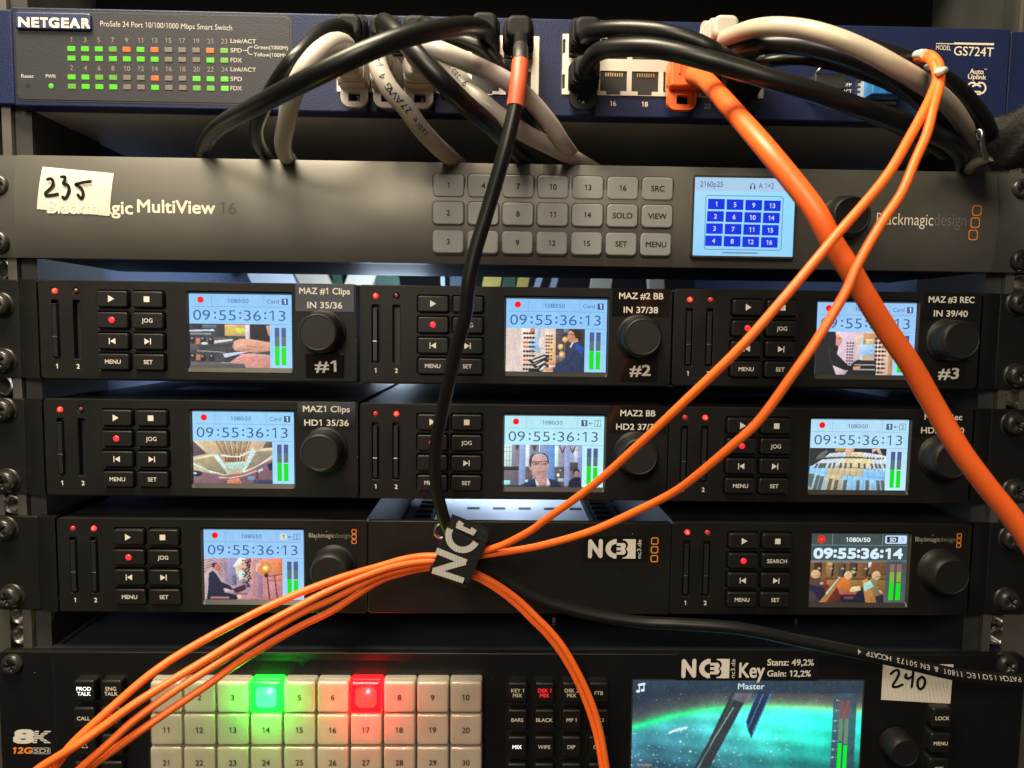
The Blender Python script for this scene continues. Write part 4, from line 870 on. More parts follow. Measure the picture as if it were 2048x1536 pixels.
# ------------------------------------------------------------------ the recorders
def tri(x, z, s, d=1): return [(x - d * s * .5, z - s * .62), (x + d * s * .55, z), (x - d * s * .5, z + s * .62)][::d]
def legend(b, k, x, z, y, search):
    m = 'tape_text'
    if k == 'play': b.poly(tri(x, z, 2.5), y, m)
    elif k == 'stop': b.rect(x, z, 2.5, 2.5, y, m)
    elif k == 'rec': b.lathe(x, z, [(1.35, y + 0.05), (1.35, y - 0.05), (0.9, y - 0.25)], 'lit_red', 24)
    elif k == 'prev': b.poly(tri(x + .3, z, 2.2, -1), y, m); b.rect(x - 1.25, z, 0.4, 2.7, y, m)
    elif k == 'next': b.poly(tri(x - .3, z, 2.2), y, m); b.rect(x + 1.25, z, 0.4, 2.7, y, m)
    else: b.text(k, x, z, 1.8, m, y, off=0.011)
def screen_ui(m, cx, cz, w, h, y, vid, pal, tag, old=False):
    bgc, tx = pal; X = lambda a: cx - w / 2 + a * w; Z = lambda b: cz + h / 2 - b * h
    g = Canvas(20, 16, (0, 0, 1, 1), bgc)
    g.a += (g.Y[..., None] - .4) * 16; g.noise(2.0)
    g.out(m, X(0), Z(0), w, h, y)
    T = lambda t, a, b, cap, wd=None, off=0.0, c=tx, yy=-0.09: m.text(t, X(a), Z(b), cap * h, 'display', y + yy, wd * w if wd else None, off, color=rgb(*c))
    R = lambda a, b, wd, hh, c, yy=-0.05: m.rect(X(a), Z(b), wd * w, hh * h, y + yy, 'display', rgb(*c))
    if not old:
        ln = tuple(v * .78 for v in bgc); R(.5, .172, .96, .006, ln); R(.22, .10, .004, .13, ln); R(.73, .10, .004, .13, ln); R(.89, .405, .2, .006, ln)
        m.disc(X(.113), Z(.082), .031 * w, y - 0.06, 'display', rgb(255, 8, 12)); T('1080i50', .48, .092, .055, .20, 0.0)
        if tag == 'card':
            T('Card', .818, .094, .052, .115); R(.935, .096, .062, .086, tx); T('1', .935, .096, .058, None, .05, (225, 240, 255), -.13)
        else:
            R(.80, .096, .062, .086, tx if tag == 'arrow' else (225, 225, 200)); T('1', .80, .096, .058, None, .05, (225, 240, 255) if tag == 'arrow' else tx, -.13)
            R(.868, .097, .04, .008, tx); m.poly([(X(.845), Z(.097)), (X(.861), Z(.117)), (X(.861), Z(.077))], y - .08, 'display', rgb(*tx)); m.rring(X(.935), Z(.097), .066 * w, .09 * h, .1, .22, y - .07, 'display', rgb(*tx)); T('2', .935, .097, .055, None, .0)
        for t, a, wd in (('09', .122, .165), ('55', .372, .165), ('36', .618, .165), ('13', .862, .155)): T(t, a, .288, .138, wd, -0.005)
        for a in (.252, .497, .742): 
            for b in (.255, .322): m.disc(X(a), Z(b), .0105 * w, y - .09, 'display', rgb(*tx))
        vx0, vx1, vy0 = 0.0, .785, .405
        mt = [(.855, .045), (.92, .045)]; seg = [(.449, .57, (78, 92, 140)), (.57, .703, (92, 116, 118))]
    else:
        ln = (110, 150, 165); R(.5, .165, 1.0, .007, ln); R(.5, .39, 1.0, .007, ln); R(.215, .08, .006, .165, ln); R(.735, .08, .006, .165, ln)
        m.disc(X(.10), Z(.083), .041 * w, y - .06, 'display', rgb(255, 60, 40)); m.ring([(X(.10) + .033 * w * math.cos(i * .2618), Z(.083) + .033 * w * math.sin(i * .2618)) for i in range(24)], [(X(.10) + .024 * w * math.cos(i * .2618), Z(.083) + .024 * w * math.sin(i * .2618)) for i in range(24)], y - .08, 'display', rgb(150, 30, 20))
        T('1080i/50', .48, .085, .062, .25, .02, (235, 245, 250)); m.poly(rrect(.225 * w, .12 * h, .7, 4, X(.872), Z(.08)), y - .06, 'display', rgb(200, 225, 255)); R(.835, .08, .115, .085, (40, 50, 70), -.09); T('SD', .84, .08, .055, None, .03, (235, 245, 255), -.14); T('1', .94, .08, .055, None, 0, (60, 80, 120), -.12)
        for t, a, wd in (('09', .125, .19), ('55', .37, .18), ('36', .612, .18), ('14', .86, .17)): T(t, a, .285, .145, wd, .05, (215, 240, 252))
        for a in (.248, .49, .732): 
            for b in (.25, .325): m.disc(X(a), Z(b), .018 * w, y - .09, 'display', rgb(215, 240, 252))
        vx0, vx1, vy0 = 0.0, .785, .40
        mt = [(.85, .047), (.922, .047)]; seg = [(.44, .555, (150, 102, 92)), (.555, .70, (132, 176, 62))]
    cv = vid(); cv.out(m, X(vx0), Z(vy0), (vx1 - vx0) * w, (1 - vy0) * h, y - .04)
    for i, (a, wd) in enumerate(mt):
        for s0, s1, c in seg: R(a, (s0 + s1) / 2, wd, s1 - s0, c)
        t0 = .703 + i * .013; R(a, (t0 + .963) / 2, wd, .963 - t0, (8, 228, 22))
BW, BH = 13.8, 7.1
def recorder(dx, dz, label, leds, cards, tags, vid, pal, mode, brand=False, tapes=None, old=False, who=''):
    t = thing('disk_recorder', label, 'video recorder', (dx, 60, dz - 22), 'small video recorders in the rack')
    w, h = 141.2, 44.0
    bx = [-37.4, -21.8]; bz = [13.8, 4.4, -4.9, -14.1]; sx, sz_, sw_, sh_ = 18.3, 0.0, 46.4, 34.6
    holes = [rrect(3.2, 26.2, 0.5, 3, dx + a, dz) for a in (-63.4, -54.0)]
    holes += [rrect(BW + 0.9, BH + 0.9, 1.2, 4, dx + a, dz + b) for a in bx for b in bz]
    holes += [rrect(sw_ + 1.0, sh_ + 1.0, 1.0, 4, dx + sx, dz + sz_)]
    holes += [[(dx + a + 1.35 * math.cos(-i * .3927), dz + 17.2 + 1.35 * math.sin(-i * .3927)) for i in range(16)] for a in (-63.4, -54.0)]
    m = MB(); V, F = holed_plate(rrect(w, h, 1.6, 5, dx, dz), holes, 0.0, 3.0, 0.32); m.add(V, F, 'plastic')
    m.text('1', dx - 63.4, dz - 16.4, 2.0, 'tape_text', -0.06, off=0.03); m.text('2', dx - 54.0, dz - 16.4, 2.0, 'tape_text', -0.06, off=0.03)
    if brand:
        m.text('Blackmagic', dx + 43.9, dz + 14.8, 2.1, 'print_grey', -0.06, 11.6, -0.005, align='L'); m.text('design', dx + 55.8, dz + 14.8, 2.1, 'print_dim', -0.06, 7.0, -0.01, align='L')
        for i in (-1, 0, 1): m.rring(dx + 64.6, dz + 14.3 + i * 2.35, 2.3, 2.15, 0.6, 0.36, -0.06, 'print_orange')
    part('front_panel', m, t)
    m = MB(); m.box(dx - w / 2 + 1, dx + w / 2 - 1, 3.1, 168, dz - 21.6, dz + 21.4, 'case_black')
    m.box(dx - w / 2 + 2, dx + w / 2 - 2, 3.05, 3.09, dz - 21, dz + 21, 'slot_black')
    m.add([(dx - 40, 60, dz + 21.45), (dx + 5, 60, dz + 21.45), (dx + 5, 82, dz + 21.45), (dx - 40, 82, dz + 21.45)], [(0, 1, 2, 3)], 'card_black')
    part('chassis', m, t)
    m = MB()
    for a in (-63.4, -54.0): m.rect(dx + a, dz, 3.0, 26, 2.9, 'slot_black')
    part('card_slots', m, t)
    for a, st in zip((-63.4, -54.0), leds):
        b = MB(); mm = {'on': 'led_red', 'mid': 'led_red_dim', 'off': 'led_red_off'}[st]
        b.lathe(dx + a, dz + 17.2, [(1.15, 1.0), (1.15, 0.1), (0.95, -0.25), (0.5, -0.42)], mm, 20, capm='led_red_core' if st == 'on' else None); part('status_light', b, t)
    for a, row in zip(bx, (('play', 'rec', 'prev', 'MENU'), ('stop', 'SEARCH' if old else 'JOG', 'next', 'SET'))):
        for b_, k in zip(bz, row):
            b = MB(); b.rbox(dx + a, dz + b_, BW, BH, -2.1, 2.5, 1.1, 0.55, 'button_plastic'); legend(b, k, dx + a, dz + b_ + 0.1, -2.17, old); part('button', b, t)
    m = MB(); lipped_frame(m, dx + sx, dz + sz_ - 0.4, sw_ + 1.0, sh_ + 1.0, -0.12, 1.1, 2.3); m.rect(dx + sx, dz + sz_, sw_, sh_, 1.5, 'slot_black'); fr = part('screen_bezel', m, t)
    m = MB(); screen_ui(m, dx + sx, dz + sz_ + 0.35, sw_ - 0.7, sh_ - 1.6, 0.95, vid, pal, mode, old); part('screen', m, fr)
    knob(t, dx + (55.6), dz + (0.2 if not brand else 0.2), 0, 9.3, 10.5)
    if tapes:
        m = MB(); cxx, czz = dx + 56.3, dz + 15.7
        m.rbox(cxx, czz, 26.2, 12.4, -0.22, 0, 0.2, 0.05, 'tape_black', n=2)
        m.text(tapes[0], cxx, czz + 3.0, 2.75, 'tape_text', -0.28, tapes[3], 0.022); m.text(tapes[1], cxx, czz - 3.3, 2.75, 'tape_text', -0.28, tapes[4], 0.022)
        part('name_tape', m, t, 'black label tape reading %s %s' % (tapes[0], tapes[1]))
        if tapes[2]:
            m = MB(); m.rbox(dx + 56.2, dz - 14.9, 17.0, 10.8, -0.22, 0, 0.2, 0.05, 'tape_black', n=2)
            m.text(tapes[2], dx + 56.6, dz - 14.9, 4.9, 'tape_text', -0.28, 9.4, 0.025)
            m.v = [(x, y - 0.105 * (z - (dz - 20.3)), z) for x, y, z in m.v]; part('number_tape', m, t, 'black label tape reading %s' % tapes[2])
    for k, a in enumerate((-63.4, -54.0)):
        if cards[k]:
            b = MB(); zt = dz + 11.4
            b.rbox(dx + a - 0.15, dz - 0.3, 1.9, 23.6, -0.55, 2.8, 0.25, 0.15, 'card_black'); b.rbox(dx + a - 0.15, dz - 3.2, 2.0, 0.45, -0.75, -0.4, 0.1, 0.05, 'steel')
            b.rbox(dx + a - 0.15, zt - 0.2, 1.9, 0.5, -0.75, -0.4, 0.1, 0.05, 'knob_rubber')
            solo('memory_card', b, 'black memory card in the %s slot of the %s' % (('left', 'right')[k], who), 'memory card', 'memory cards in the recorders')
    return t
B1 = ((150, 206, 250), (45, 92, 155)); B2 = ((160, 216, 254), (50, 96, 140)); B3 = ((186, 240, 252), (68, 100, 128)); B4 = ((184, 228, 252), (66, 98, 130)); B7 = ((156, 206, 252), (52, 98, 155))
recorder(-142.3, 53.4, 'black recorder tagged #1, left of the top row, hands on its screen', ('on', 'off'), (1, 0), None, vid1, B1, 'card', tapes=('MAZ #1 Clips', 'IN 35/36', '#1', 22.5, 15.5), who='recorder tagged #1')
recorder(0.0, 53.2, 'black recorder tagged #2, top row middle, man in blue jacket on screen', ('on', 'off'), (1, 0), None, vid2, ((148, 204, 252), (52, 92, 158)), 'card', tapes=('MAZ #2 BB', 'IN 37/38', '#2', 20.0, 15.5), who='recorder tagged #2')
recorder(142.0, 53.5, 'black recorder tagged #3, right of the top row, crossed by orange cables', ('on', 'mid'), (1, 1), None, vid3, ((158, 206, 252), (62, 96, 150)), 'card', tapes=('MAZ #3 REC', 'IN 39/40', '#3', 21.0, 15.5), who='recorder tagged #3')
recorder(-141.9, 0.3, 'black recorder with MAZ1 tape, left of the middle row, organ pipes on screen', ('on', 'off'), (1, 0), None, vid4, B2, 'card', tapes=('MAZ1 Clips', 'HD1 35/36', None, 21.0, 20.0), who='recorder with the MAZ1 tape')
recorder(-0.1, -0.1, 'black recorder with MAZ2 tape, middle row centre, man with glasses on screen', ('mid', 'on'), (1, 1), None, vid5, B3, 'arrow', tapes=('MAZ2 BB', 'HD2 37/38', None, 16.0, 19.5), who='recorder with the MAZ2 tape')
recorder(141.5, -0.3, 'black recorder right of the middle row, white keyboards on its screen', ('mid', 'on'), (1, 1), None, vid6, B4, 'arrow', tapes=('MAZ3 Rec', 'HD3 39/40', None, 17.5, 20.0), who='recorder with keyboards on screen')
recorder(-138.0, -54.3, 'black recorder left of the lowest row, globe lamp on its screen', ('mid', 'on'), (1, 1), None, vid7, B7, 'arrow2', brand=True, who='lowest left recorder')
recorder(144.3, -54.1, 'black recorder right of the lowest row, dark menu and audience on screen', ('on', 'mid'), (1, 1), None, vid8, ((72, 84, 84), (235, 245, 250)), 'old', brand=True, old=True, who='recorder with the audience on screen')
# logo of the rental company on tapes
def nc_logo(m, x, z, s, y, mm='tape_text', dark='tape_black', web=True):
    """left edge x, bottom z, height s"""
    U = lambda a, b: (x + a * s, z + b * s)
    w = 0.21
    m.stroke([U(.11, .10), U(.11, .88)], w * s, y, mm, smooth=False); m.stroke([U(.11, .88), U(.64, .12)], w * s, y - 0.006, mm, smooth=False); m.stroke([U(.64, .12), U(.64, .90)], w * s, y - 0.012, mm, smooth=False)
    o = []; i_ = []
    for k in range(21):
        a = math.pi / 2 + math.pi * k / 20; o.append(U(1.45 + .56 * math.cos(a), .5 + .5 * math.sin(a))); i_.append(U(1.45 + .30 * math.cos(a), .5 + .26 * math.sin(a)))
    V = [(p[0], y, p[1]) for p in o + i_]; m.add(V, [(k, k + 1, 22 + k, 21 + k) for k in range(20)], mm)
    m.poly([U(1.72, 0), U(2.42, 0), U(2.42, 1), U(1.72, 1)], y, mm)
    for b in (.30, .70): m.disc(*U(1.76, b), .27 * s, y - .03, dark, rz=.245 * s)
    m.rect(*U(1.60, .5), .34 * s, 1.0 * s, y - .024, dark)
    m.poly([U(1.29, .5 + .5), U(1.45, 1), U(1.45, .76), U(1.29, .72)], y - .035, mm); m.poly([U(1.29, .28), U(1.45, .24), U(1.45, 0), U(1.29, 0)], y - .035, mm)
    for b0, b1 in ((.20, .34), (.43, .57), (.66, .80)): m.poly([U(1.45, b0), U(1.84, b0), U(1.84, b1), U(1.45, b1)], y - .05, mm)
    m.poly([U(1.66, .20), U(1.84, .20), U(1.92, .30), U(1.92, .42), U(1.85, .5), U(1.92, .58), U(1.92, .70), U(1.84, .80), U(1.66, .80)], y - .055, mm)
    if web: m.text('nc3.de', *U(2.60, .5), .21 * s, mm, y, s * .97, 0.0, 90)
# plain cover in the middle of the lowest row
bl = thing('blank_cover', 'plain black cover with a white NC3 label in the middle of the lowest row', 'blank panel', (3.2, 60, -76.5))
m = MB(); dx, dz = 3.2, -54.4; m.rbox(dx, dz, 140.6, 43.8, 0, 3, 1.4, 0.4, 'plastic')
cx, cz, w, h = box_px(1300, 1074, 1318, 1125)
for i in (-1, 0, 1): m.rring(cx, cz + i * h * .345, 3.5, 3.4, 0.8, 0.5, -0.06, 'print_orange')
part('front_panel', m, bl)
m = MB(); cx, cz, w, h = box_px(1166, 1072, 1295, 1121.5); m.rbox(cx, cz, w, h, -0.2, 0, 0.3, 0.06, 'tape_black', n=2)
nc_logo(m, cx - w / 2 + 2.3, cz - h * .40, h * .78, -0.26); part('label_tape', m, bl, 'black label tape with the white NC3 logo')
m = MB(); tz = -66; t0, t1 = 92, 225
m.box(-66, 72, 3, t0, -76, -74.5, 'case_black'); m.box(-48, 52, t0, t1, tz - 1.5, tz, 'tray_white')
for k in range(5): x0 = -28 + k * 17.5; m.box(x0, x0 + 8.5, 150, 156, tz, tz + 0.1, 'case_slate')
m.box(-66, -49, 60, t1, tz - 4, tz + 2, 'case_black'); m.box(53, 72, 60, t1, tz - 4, tz + 2, 'case_black')
for s in (-1, 1):
    for k in range(7):
        y0 = 110 + k * 12; xx = 3.2 + s * 58; m.box(xx - 5, xx + 5, y0, y0 + 5, tz + 2, tz + 3.5, 'slot_black')
m.box(-48, 52, t1, t1 + 2, tz, tz + 42, 'tray_white'); part('tray', m, bl)
# ------------------------------------------------------------------ shelves that carry the three rows
def shelf(cx, cz, xl, xr, label):
    t = thing('rack_shelf', label, 'rack shelf', (cx, 80, cz - 23))
    for s in (-1, 1):
        m = MB(); inner = xl if s < 0 else xr; outer = cx + s * 241.2
        q0, q1 = sorted((inner + s * 9.5, outer)); m.rbox((q0 + q1) / 2, cz, q1 - q0, 44, 1.9, 4, 1.0, 0.4, 'plastic_ear')
        q0, q1 = sorted((inner + s * 0.5, inner + s * 9.3)); L = []
        n = 8
        V = []
        for i in range(n + 1):
            u = i / n; V += [(inner + s * (0.5 + 9.0 * u), 0.2 + 1.9 * u * u, cz - 22 + 0), (inner + s * (0.5 + 9.0 * u), 0.2 + 1.9 * u * u, cz + 22)]
        m.add(V, [((2 * i, 2 * i + 2, 2 * i + 3, 2 * i + 1) if s > 0 else (2 * i + 2, 2 * i, 2 * i + 1, 2 * i + 3)) for i in range(n)], 'plastic_ear', True)
        m.add([(inner + s * .5, .2, cz + 22), (inner + s * 9.5, 2.1, cz + 22), (inner + s * 9.5, 5, cz + 22), (inner + s * .5, 5, cz + 22)], [(0, 1, 2, 3) if s > 0 else (3, 2, 1, 0)], 'plastic_ear')
        part('mounting_ear', m, t)
    m = MB(); m.box(xl + 1, xr - 1, 4, 190, cz - 22.9, cz - 21.9, 'case_black'); part('base_plate', m, t)
shelf(0.0, 53.4, -213.2, 212.9, 'black shelf with screwed ears that carries the topmost recorder row')
shelf(0.3, 0.0, -212.8, 212.4, 'black shelf with screwed ears that carries the middle recorder row')
shelf(3.3, -54.2, -208.9, 215.2, 'black shelf with scratched ears that carries the lowest recorder row')

# ------------------------------------------------------------------ video switcher at the bottom
AX0, AX1, AZ1, AZ0 = -238.0, 245.0, -95.4, -184.0
at = thing('video_switcher', 'wide black video switcher with a keypad of pale keys, lit green and red', 'video switcher', (3, 120, AZ0))
m = MB(); m.rbox((AX0 + AX1) / 2, (AZ0 + AZ1) / 2, AX1 - AX0, AZ1 - AZ0, 0, 4, 3.2, 0.4, 'face_black')
m.rect(XZ(106, 1310)[0], (AZ0 + AZ1) / 2, 0.35, AZ1 - AZ0 - 2, -0.03, 'slot_black')
def a_text(t, u0, v0, u1, v1, mm, off=0.0, y=-0.06, shear=0.0):
    cx, cz, w, h = box_px(u0, v0, u1, v1, y); m.text(t, cx, cz, h, mm, y, w, off, 0, shear=shear)
a_text('8', 29, 1460, 66, 1486, 'tape_text', 0.07, shear=.18)
cx, cz, w, h = box_px(64, 1460, 100, 1486); K = lambda a, b: (cx - w / 2 + a * w, cz - h / 2 + b * h)
for i in range(6):                                                  # the striped K
    b0, b1 = i / 6, (i + .62) / 6; s_ = lambda b: .16 * b
    m.poly([K(.02 + s_(b0), b0), K(.26 + s_(b0), b0), K(.26 + s_(b1), b1), K(.02 + s_(b1), b1)], -0.06, 'tape_text')
    f = lambda b: (.30 + abs(b - .45) * 1.05)
    m.poly([K(f(b0) - .08, b0), K(f(b0) + .28, b0), K(f(b1) + .28, b1), K(f(b1) - .08, b1)], -0.07, 'tape_text')
a_text('12G', 26, 1495, 63.5, 1507, 'print_orange', 0.05, shear=.2); cx, cz, w, h = box_px(65, 1495, 101, 1508); m.rring(cx, cz, w, h, 0.8, 0.3, -0.06, 'print_grey'); m.text('SDI', cx, cz, h * .62, 'print_grey', -0.07, w * .8, 0.03, shear=.15)
part('front_panel', m, at)
m = MB(); m.box(-217, 222, 4, 300, AZ0, AZ1 - 1.6, 'case_slate')
m.box(-217, -214.5, 4, 300, AZ1 - 1.6, AZ1 - 0.6, 'case_slate'); m.box(219.5, 222, 4, 300, AZ1 - 1.6, AZ1 - 0.6, 'case_slate'); m.box(-232, 238, 4, 9, AZ1 - 4, AZ1 - 0.4, 'case_slate')
for x in (-140, 22, 150): m.box(x, x + 1.5, 38, 39, AZ1 - 1.6, AZ1 + 1.2, 'steel')
part('chassis', m, at)
def dkey(u0, v0, u1, v1, lines, mm='print_cream', lab=None, h=5.0):
    cx, cz, w, hh = box_px(u0, v0, u1, v1, -h); b = MB(); b.rbox(cx, cz, w * 1.0, hh * 1.0, -h, 0.2, 1.1, 0.8, 'button_plastic')
    b.rring(cx, cz, w + 1.2, hh + 1.2, 1.4, 0.6, -0.05, 'slot_black')
    for i, t in enumerate(lines):
        z = cz + ((len(lines) - 1) / 2 - i) * 2.35
        if t == 'tri': b.stroke([(cx - 1.3, cz - 1.0), (cx, cz + 1.4), (cx + 1.3, cz - 1.0), (cx - 1.3, cz - 1.0)], 0.28, -h - .06, mm, smooth=False)
        elif t == 'down': b.stroke([(cx - 1.3, cz + 1.0), (cx, cz - 1.4), (cx + 1.3, cz + 1.0), (cx - 1.3, cz + 1.0)], 0.28, -h - .06, mm, smooth=False)
        else: b.text(t, cx, z, 1.75, mm, -h - .06, off=0.013)
    part('function_key', b, at)
for r, row in enumerate([(('PROD', 'TALK'), ('ENG', 'TALK')), (('CALL',), ('GRP', 'TALK')), (('tri',), ('down',)), (('REF',), ('OK',))]):
    for c, t in enumerate(row):
        u = 147 + c * 54.3 - r * 0.6 + (r > 1) * 3; v = 1361.5 + r * 54.3
        dkey(u, v, u + 41.5, v + 42, t, 'lit_white' if (r, c) == (0, 0) else 'lit_red' if (r, c) == (1, 1) else 'print_cream')
for r, row in enumerate([(('KEY 1', 'MIX'), ('DSK 1', 'MIX'), ('DSK 2', 'MIX'), ('FTB',)), (('BARS',), ('BLACK',), ('MP 1',), ('MP 2',)), (('MIX',), ('WIPE',), ('DIP',), ('DVE',)), (('STING',), ('CUT',), ('AUTO',), ('RATE',))]):
    for c, t in enumerate(row):
        u = 1015.5 + c * 54.2 - r * 0.4; v = 1366 + r * 54
        dkey(u, v, u + 39, v + 40, t, 'lit_red' if (r, c) == (0, 1) else 'lit_white' if (r, c) == (2, 0) else 'print_cream')
for r, t in enumerate(('LOCK', 'MENU', 'SET')):
    u = 1865 - r * 3.4; v = 1417 + r * 50.5; dkey(u, v, u + 39.5, v + 39, (t,), 'print_cream')
U0, U1, V0 = 297, 965, 1364; PW = (U1 - U0) / 10; PH = 65.4
for r in range(3):
    for c in range(10):
        n_ = r * 10 + c + 1; h = 7.0
        cx, cz, w, hh = box_px(U0 + c * PW + .4, V0 + r * PH + .4, U0 + (c + 1) * PW - .4, V0 + (r + 1) * PH - .4, -h)
        st = {4: 'green', 7: 'red'}.get(n_); b = MB(); mm = 'key_lit_' + st if st else 'key_milky'
        tl = random.uniform(-.12, .12); h += random.uniform(-.12, .12)
        b.rbox(cx, cz, w * .93, hh * .93, -h + 0.9, 0.2, 1.0, 0.5, mm); b.rbox(cx, cz, w * .985, hh * .985, -h + 3.2, 0.25, 1.2, 0.4, mm)
        if st: b.loops([[(x, -h + 0.87, z) for x, z in rrect(w * .64, hh * .64, 2.4, 6, cx, cz)]], 'key_core_' + st)
        L = [[(x, 0.0, z) for x, z in rrect(w, hh, 0.7, 4, cx, cz)], [(x, -h * .45, z) for x, z in rrect(w, hh, 0.7, 4, cx, cz)], [(x, -h * .8, z) for x, z in rrect(w * .985, hh * .985, 1.0, 4, cx, cz)], [(x, -h * .93, z) for x, z in rrect(w * .95, hh * .95, 1.4, 4, cx, cz)], [(x, -h, z) for x, z in rrect(w * .88, hh * .88, 1.3, 4, cx, cz)]]
        for k in (.7, .45, .2): L.append([(x, -h + 0.35 * (1 - k), z) for x, z in rrect(w * .88 * k, hh * .88 * k, 1.3 * k, 4, cx, cz)])
        b.loops(L, 'key_clear', True)
        if st: lamp('added_key_spill', 'POINT', (cx, -h - 4.5, cz), 0.10 if st == 'green' else 0.11, (0.015, 1.0, 0.04) if st == 'green' else (1.0, 0.01, 0.015), 0.0)  # added light before the cap, spreads the key's glow onto its neighbours
        b.text(str(n_), cx, cz - 0.1, 2.6, 'key_text_' + st if st else 'print_black', -h + .83, None, 0.012); part('source_key', b, at, 'source key %d lit bright %s' % (n_, st) if st else None)
m = MB(); cx, cz, w, h = box_px(1351, 1307, 1636, 1361); m.rbox(cx, cz, w, h, -0.2, 0, 0.3, 0.06, 'tape_black', n=2)
x, z = XZ(1362, 1355.5); s = XZ(1362, 1317)[1] - z; nc_logo(m, x, z, s, -0.26)
a_text('Key', 1479, 1326, 1529, 1355, 'tape_text', 0.02, -0.26); a_text('Stanz: 49,2%', 1535, 1318.5, 1627.5, 1331, 'tape_text', 0.025, -0.26); a_text('Gain: 12,2%', 1535, 1341, 1621.5, 1353, 'tape_text', 0.025, -0.26)
part('label_tape', m, at, 'black label tape with NC3 logo, Key, Stanz: 49,2% and Gain: 12,2%')
def vid_master():                                                   # a green glow over the night side of a planet
    c = Canvas(300, 168, (90, 320, 1895, 1340), (40, 50, 62))
    hz = 525 + (c.X - 1100) ** 2 * .000175 * np.where(c.X < 1100, 1, .35); d = c.Y - hz
    sky = d < 0; t = np.clip(-d / 200, 0, 1)[..., None]
    glow = np.exp(-np.abs(d) / 34)[..., None]; left = np.clip(1.2 - c.X / 1500, .25, 1)[..., None]
    skyc = np.array((86, 66, 72)) * (1 - t) + np.array((34, 48, 62)) * t; c.a = np.where(sky[..., None], skyc, c.a)
    band = np.clip(d / 480, 0, 1)[..., None]; cen = np.exp(-((c.X - 1050) / 520) ** 2)[..., None]
    land = (np.array((84, 176, 200)) * (1 - left * .2) * (1 - band) + np.array((30, 48, 66)) * band) * (1 - cen * .6 * (1 - band)) + np.array((60, 225, 185)) * cen * .8 * (1 - band * .7)
    land = land * (1 - .35 * (np.clip(c.X - 900, 0, 700) / 700)[..., None] * np.array((1, 0, .2))) + np.array((0, 100, 60)) * (np.clip(c.X - 900, 0, 700) / 700)[..., None] * (1 - band * .6)
    sw_ = np.sin(c.X * .006 + c.Y * .018) * np.sin(c.X * .011 - c.Y * .03) ; land = land * (1 + .14 * sw_[..., None])
    c.a = np.where(sky[..., None], c.a, land)
    c.a = c.a * (1 - glow) + (np.array((30, 225, 130)) * left + np.array((150, 190, 130)) * (1 - left)) * glow
    for k in range(300):
        x = 90 + c.rng.rand() ** 1.5 * 1300; y = 690 + c.rng.rand() ** .8 * 640; q_ = 4 + 6 * c.rng.rand() ** 3; c.ell(x, y, q_, q_, (205, 215, 230), .25 + .6 * c.rng.rand() ** 2)
    for k in range(26): c.ell(380 + k * 5.5, 745 - k * 1.7 + c.rng.randn() * 5, 9, 7, (220, 228, 235), .6)
    for k in range(60): c.ell(90 + c.rng.rand() * 1600, 330 + c.rng.rand() * 160, 5, 5, (170, 175, 185), .5)
    c.poly([(905, 320), (1050, 320), (560, 1340), (440, 1340), (700, 800)], (42, 50, 54)); c.poly([(890, 420), (930, 320), (1080, 320), (985, 510), (860, 470)], (120, 110, 122), .6)
    c.line([(880, 540), (740, 790), (560, 1150)], 8, (130, 160, 140)); c.line([(900, 420), (640, 1000)], 5, (70, 84, 84))
    c.poly([(1060, 430), (1100, 320), (1215, 320), (1170, 430), (1030, 790), (1000, 720), (985, 655)], (34, 44, 60)); c.line([(1180, 400), (1040, 740)], 7, (60, 130, 205)); c.line([(1060, 430), (985, 650)], 6, (50, 100, 170)); c.line([(1110, 430), (1005, 700)], 6, (60, 130, 210))
    c.rect(90, 320, 1895, 425, (38, 54, 68), .72); c.rect(1665, 425, 1850, 1340, (48, 64, 76), .85); c.blur(1); c.noise(4); return c
m = MB(); cx, cz, w, h0 = box_px(1264.5, 1362, 1722, 1536, -0.1); h = w * 9 / 16; zt = XZ(1490, 1361)[1]; cz = zt - h / 2
m.rring(cx, cz, w + 1.4, h + 1.4, 0.8, 0.7, -0.08, 'bezel')
vid_master().out(m, cx - w / 2, zt, w, h, -0.12, 1.22)
def m_px(a, b): return XZ(1240 + a * .2539, 1280 + b * .2539)
def ms_text(t, a0, b0, a1, b1, c, off=0.0):
    x0, z0 = m_px(a0, b0); x1, z1 = m_px(a1, b1); m.text(t, (x0 + x1) / 2, (z0 + z1) / 2, z0 - z1, 'display', -0.2, x1 - x0, off, color=rgb(*c))
ms_text('Master', 930, 340, 1137, 386, (215, 240, 250), 0.005); ms_text('Earth Night', 133, 970, 248, 990, (235, 150, 70))
W_ = rgb(225, 240, 248)
for a in (150, 186): x, z = m_px(a - 8, 402 - (a > 160) * 8); m.disc(x, z, 0.95, -0.2, 'display', W_, rz=.7)
m.stroke([m_px(152, 400), m_px(152, 345)], .5, -0.21, 'display', W_, smooth=False); m.stroke([m_px(188, 392), m_px(188, 338)], .5, -0.21, 'display', W_, smooth=False); m.stroke([m_px(150, 352), m_px(190, 345)], 1.2, -0.22, 'display', W_, smooth=False)
for i, a in enumerate((1748, 1793)):
    for b0, b1, c in ((475, 618, (138, 78, 82)), (618, 795 + i * 22, (110, 138, 110)), (810 + i * 16, 1400, (0, 238, 50))):
        p0 = m_px(a - 14 - (b0 - 475) * .055, b0); p1 = m_px(a + 14 - (b1 - 475) * .055, b1); sh = (b1 - b0) * .055 * .2539 / 4.5
        m.poly([m_px(a - 15 - (b1 - 475) * .055, b1), m_px(a + 15 - (b1 - 475) * .055, b1), m_px(a + 15 - (b0 - 475) * .055, b0), m_px(a - 15 - (b0 - 475) * .055, b0)], -0.2, 'display', rgb(*c))
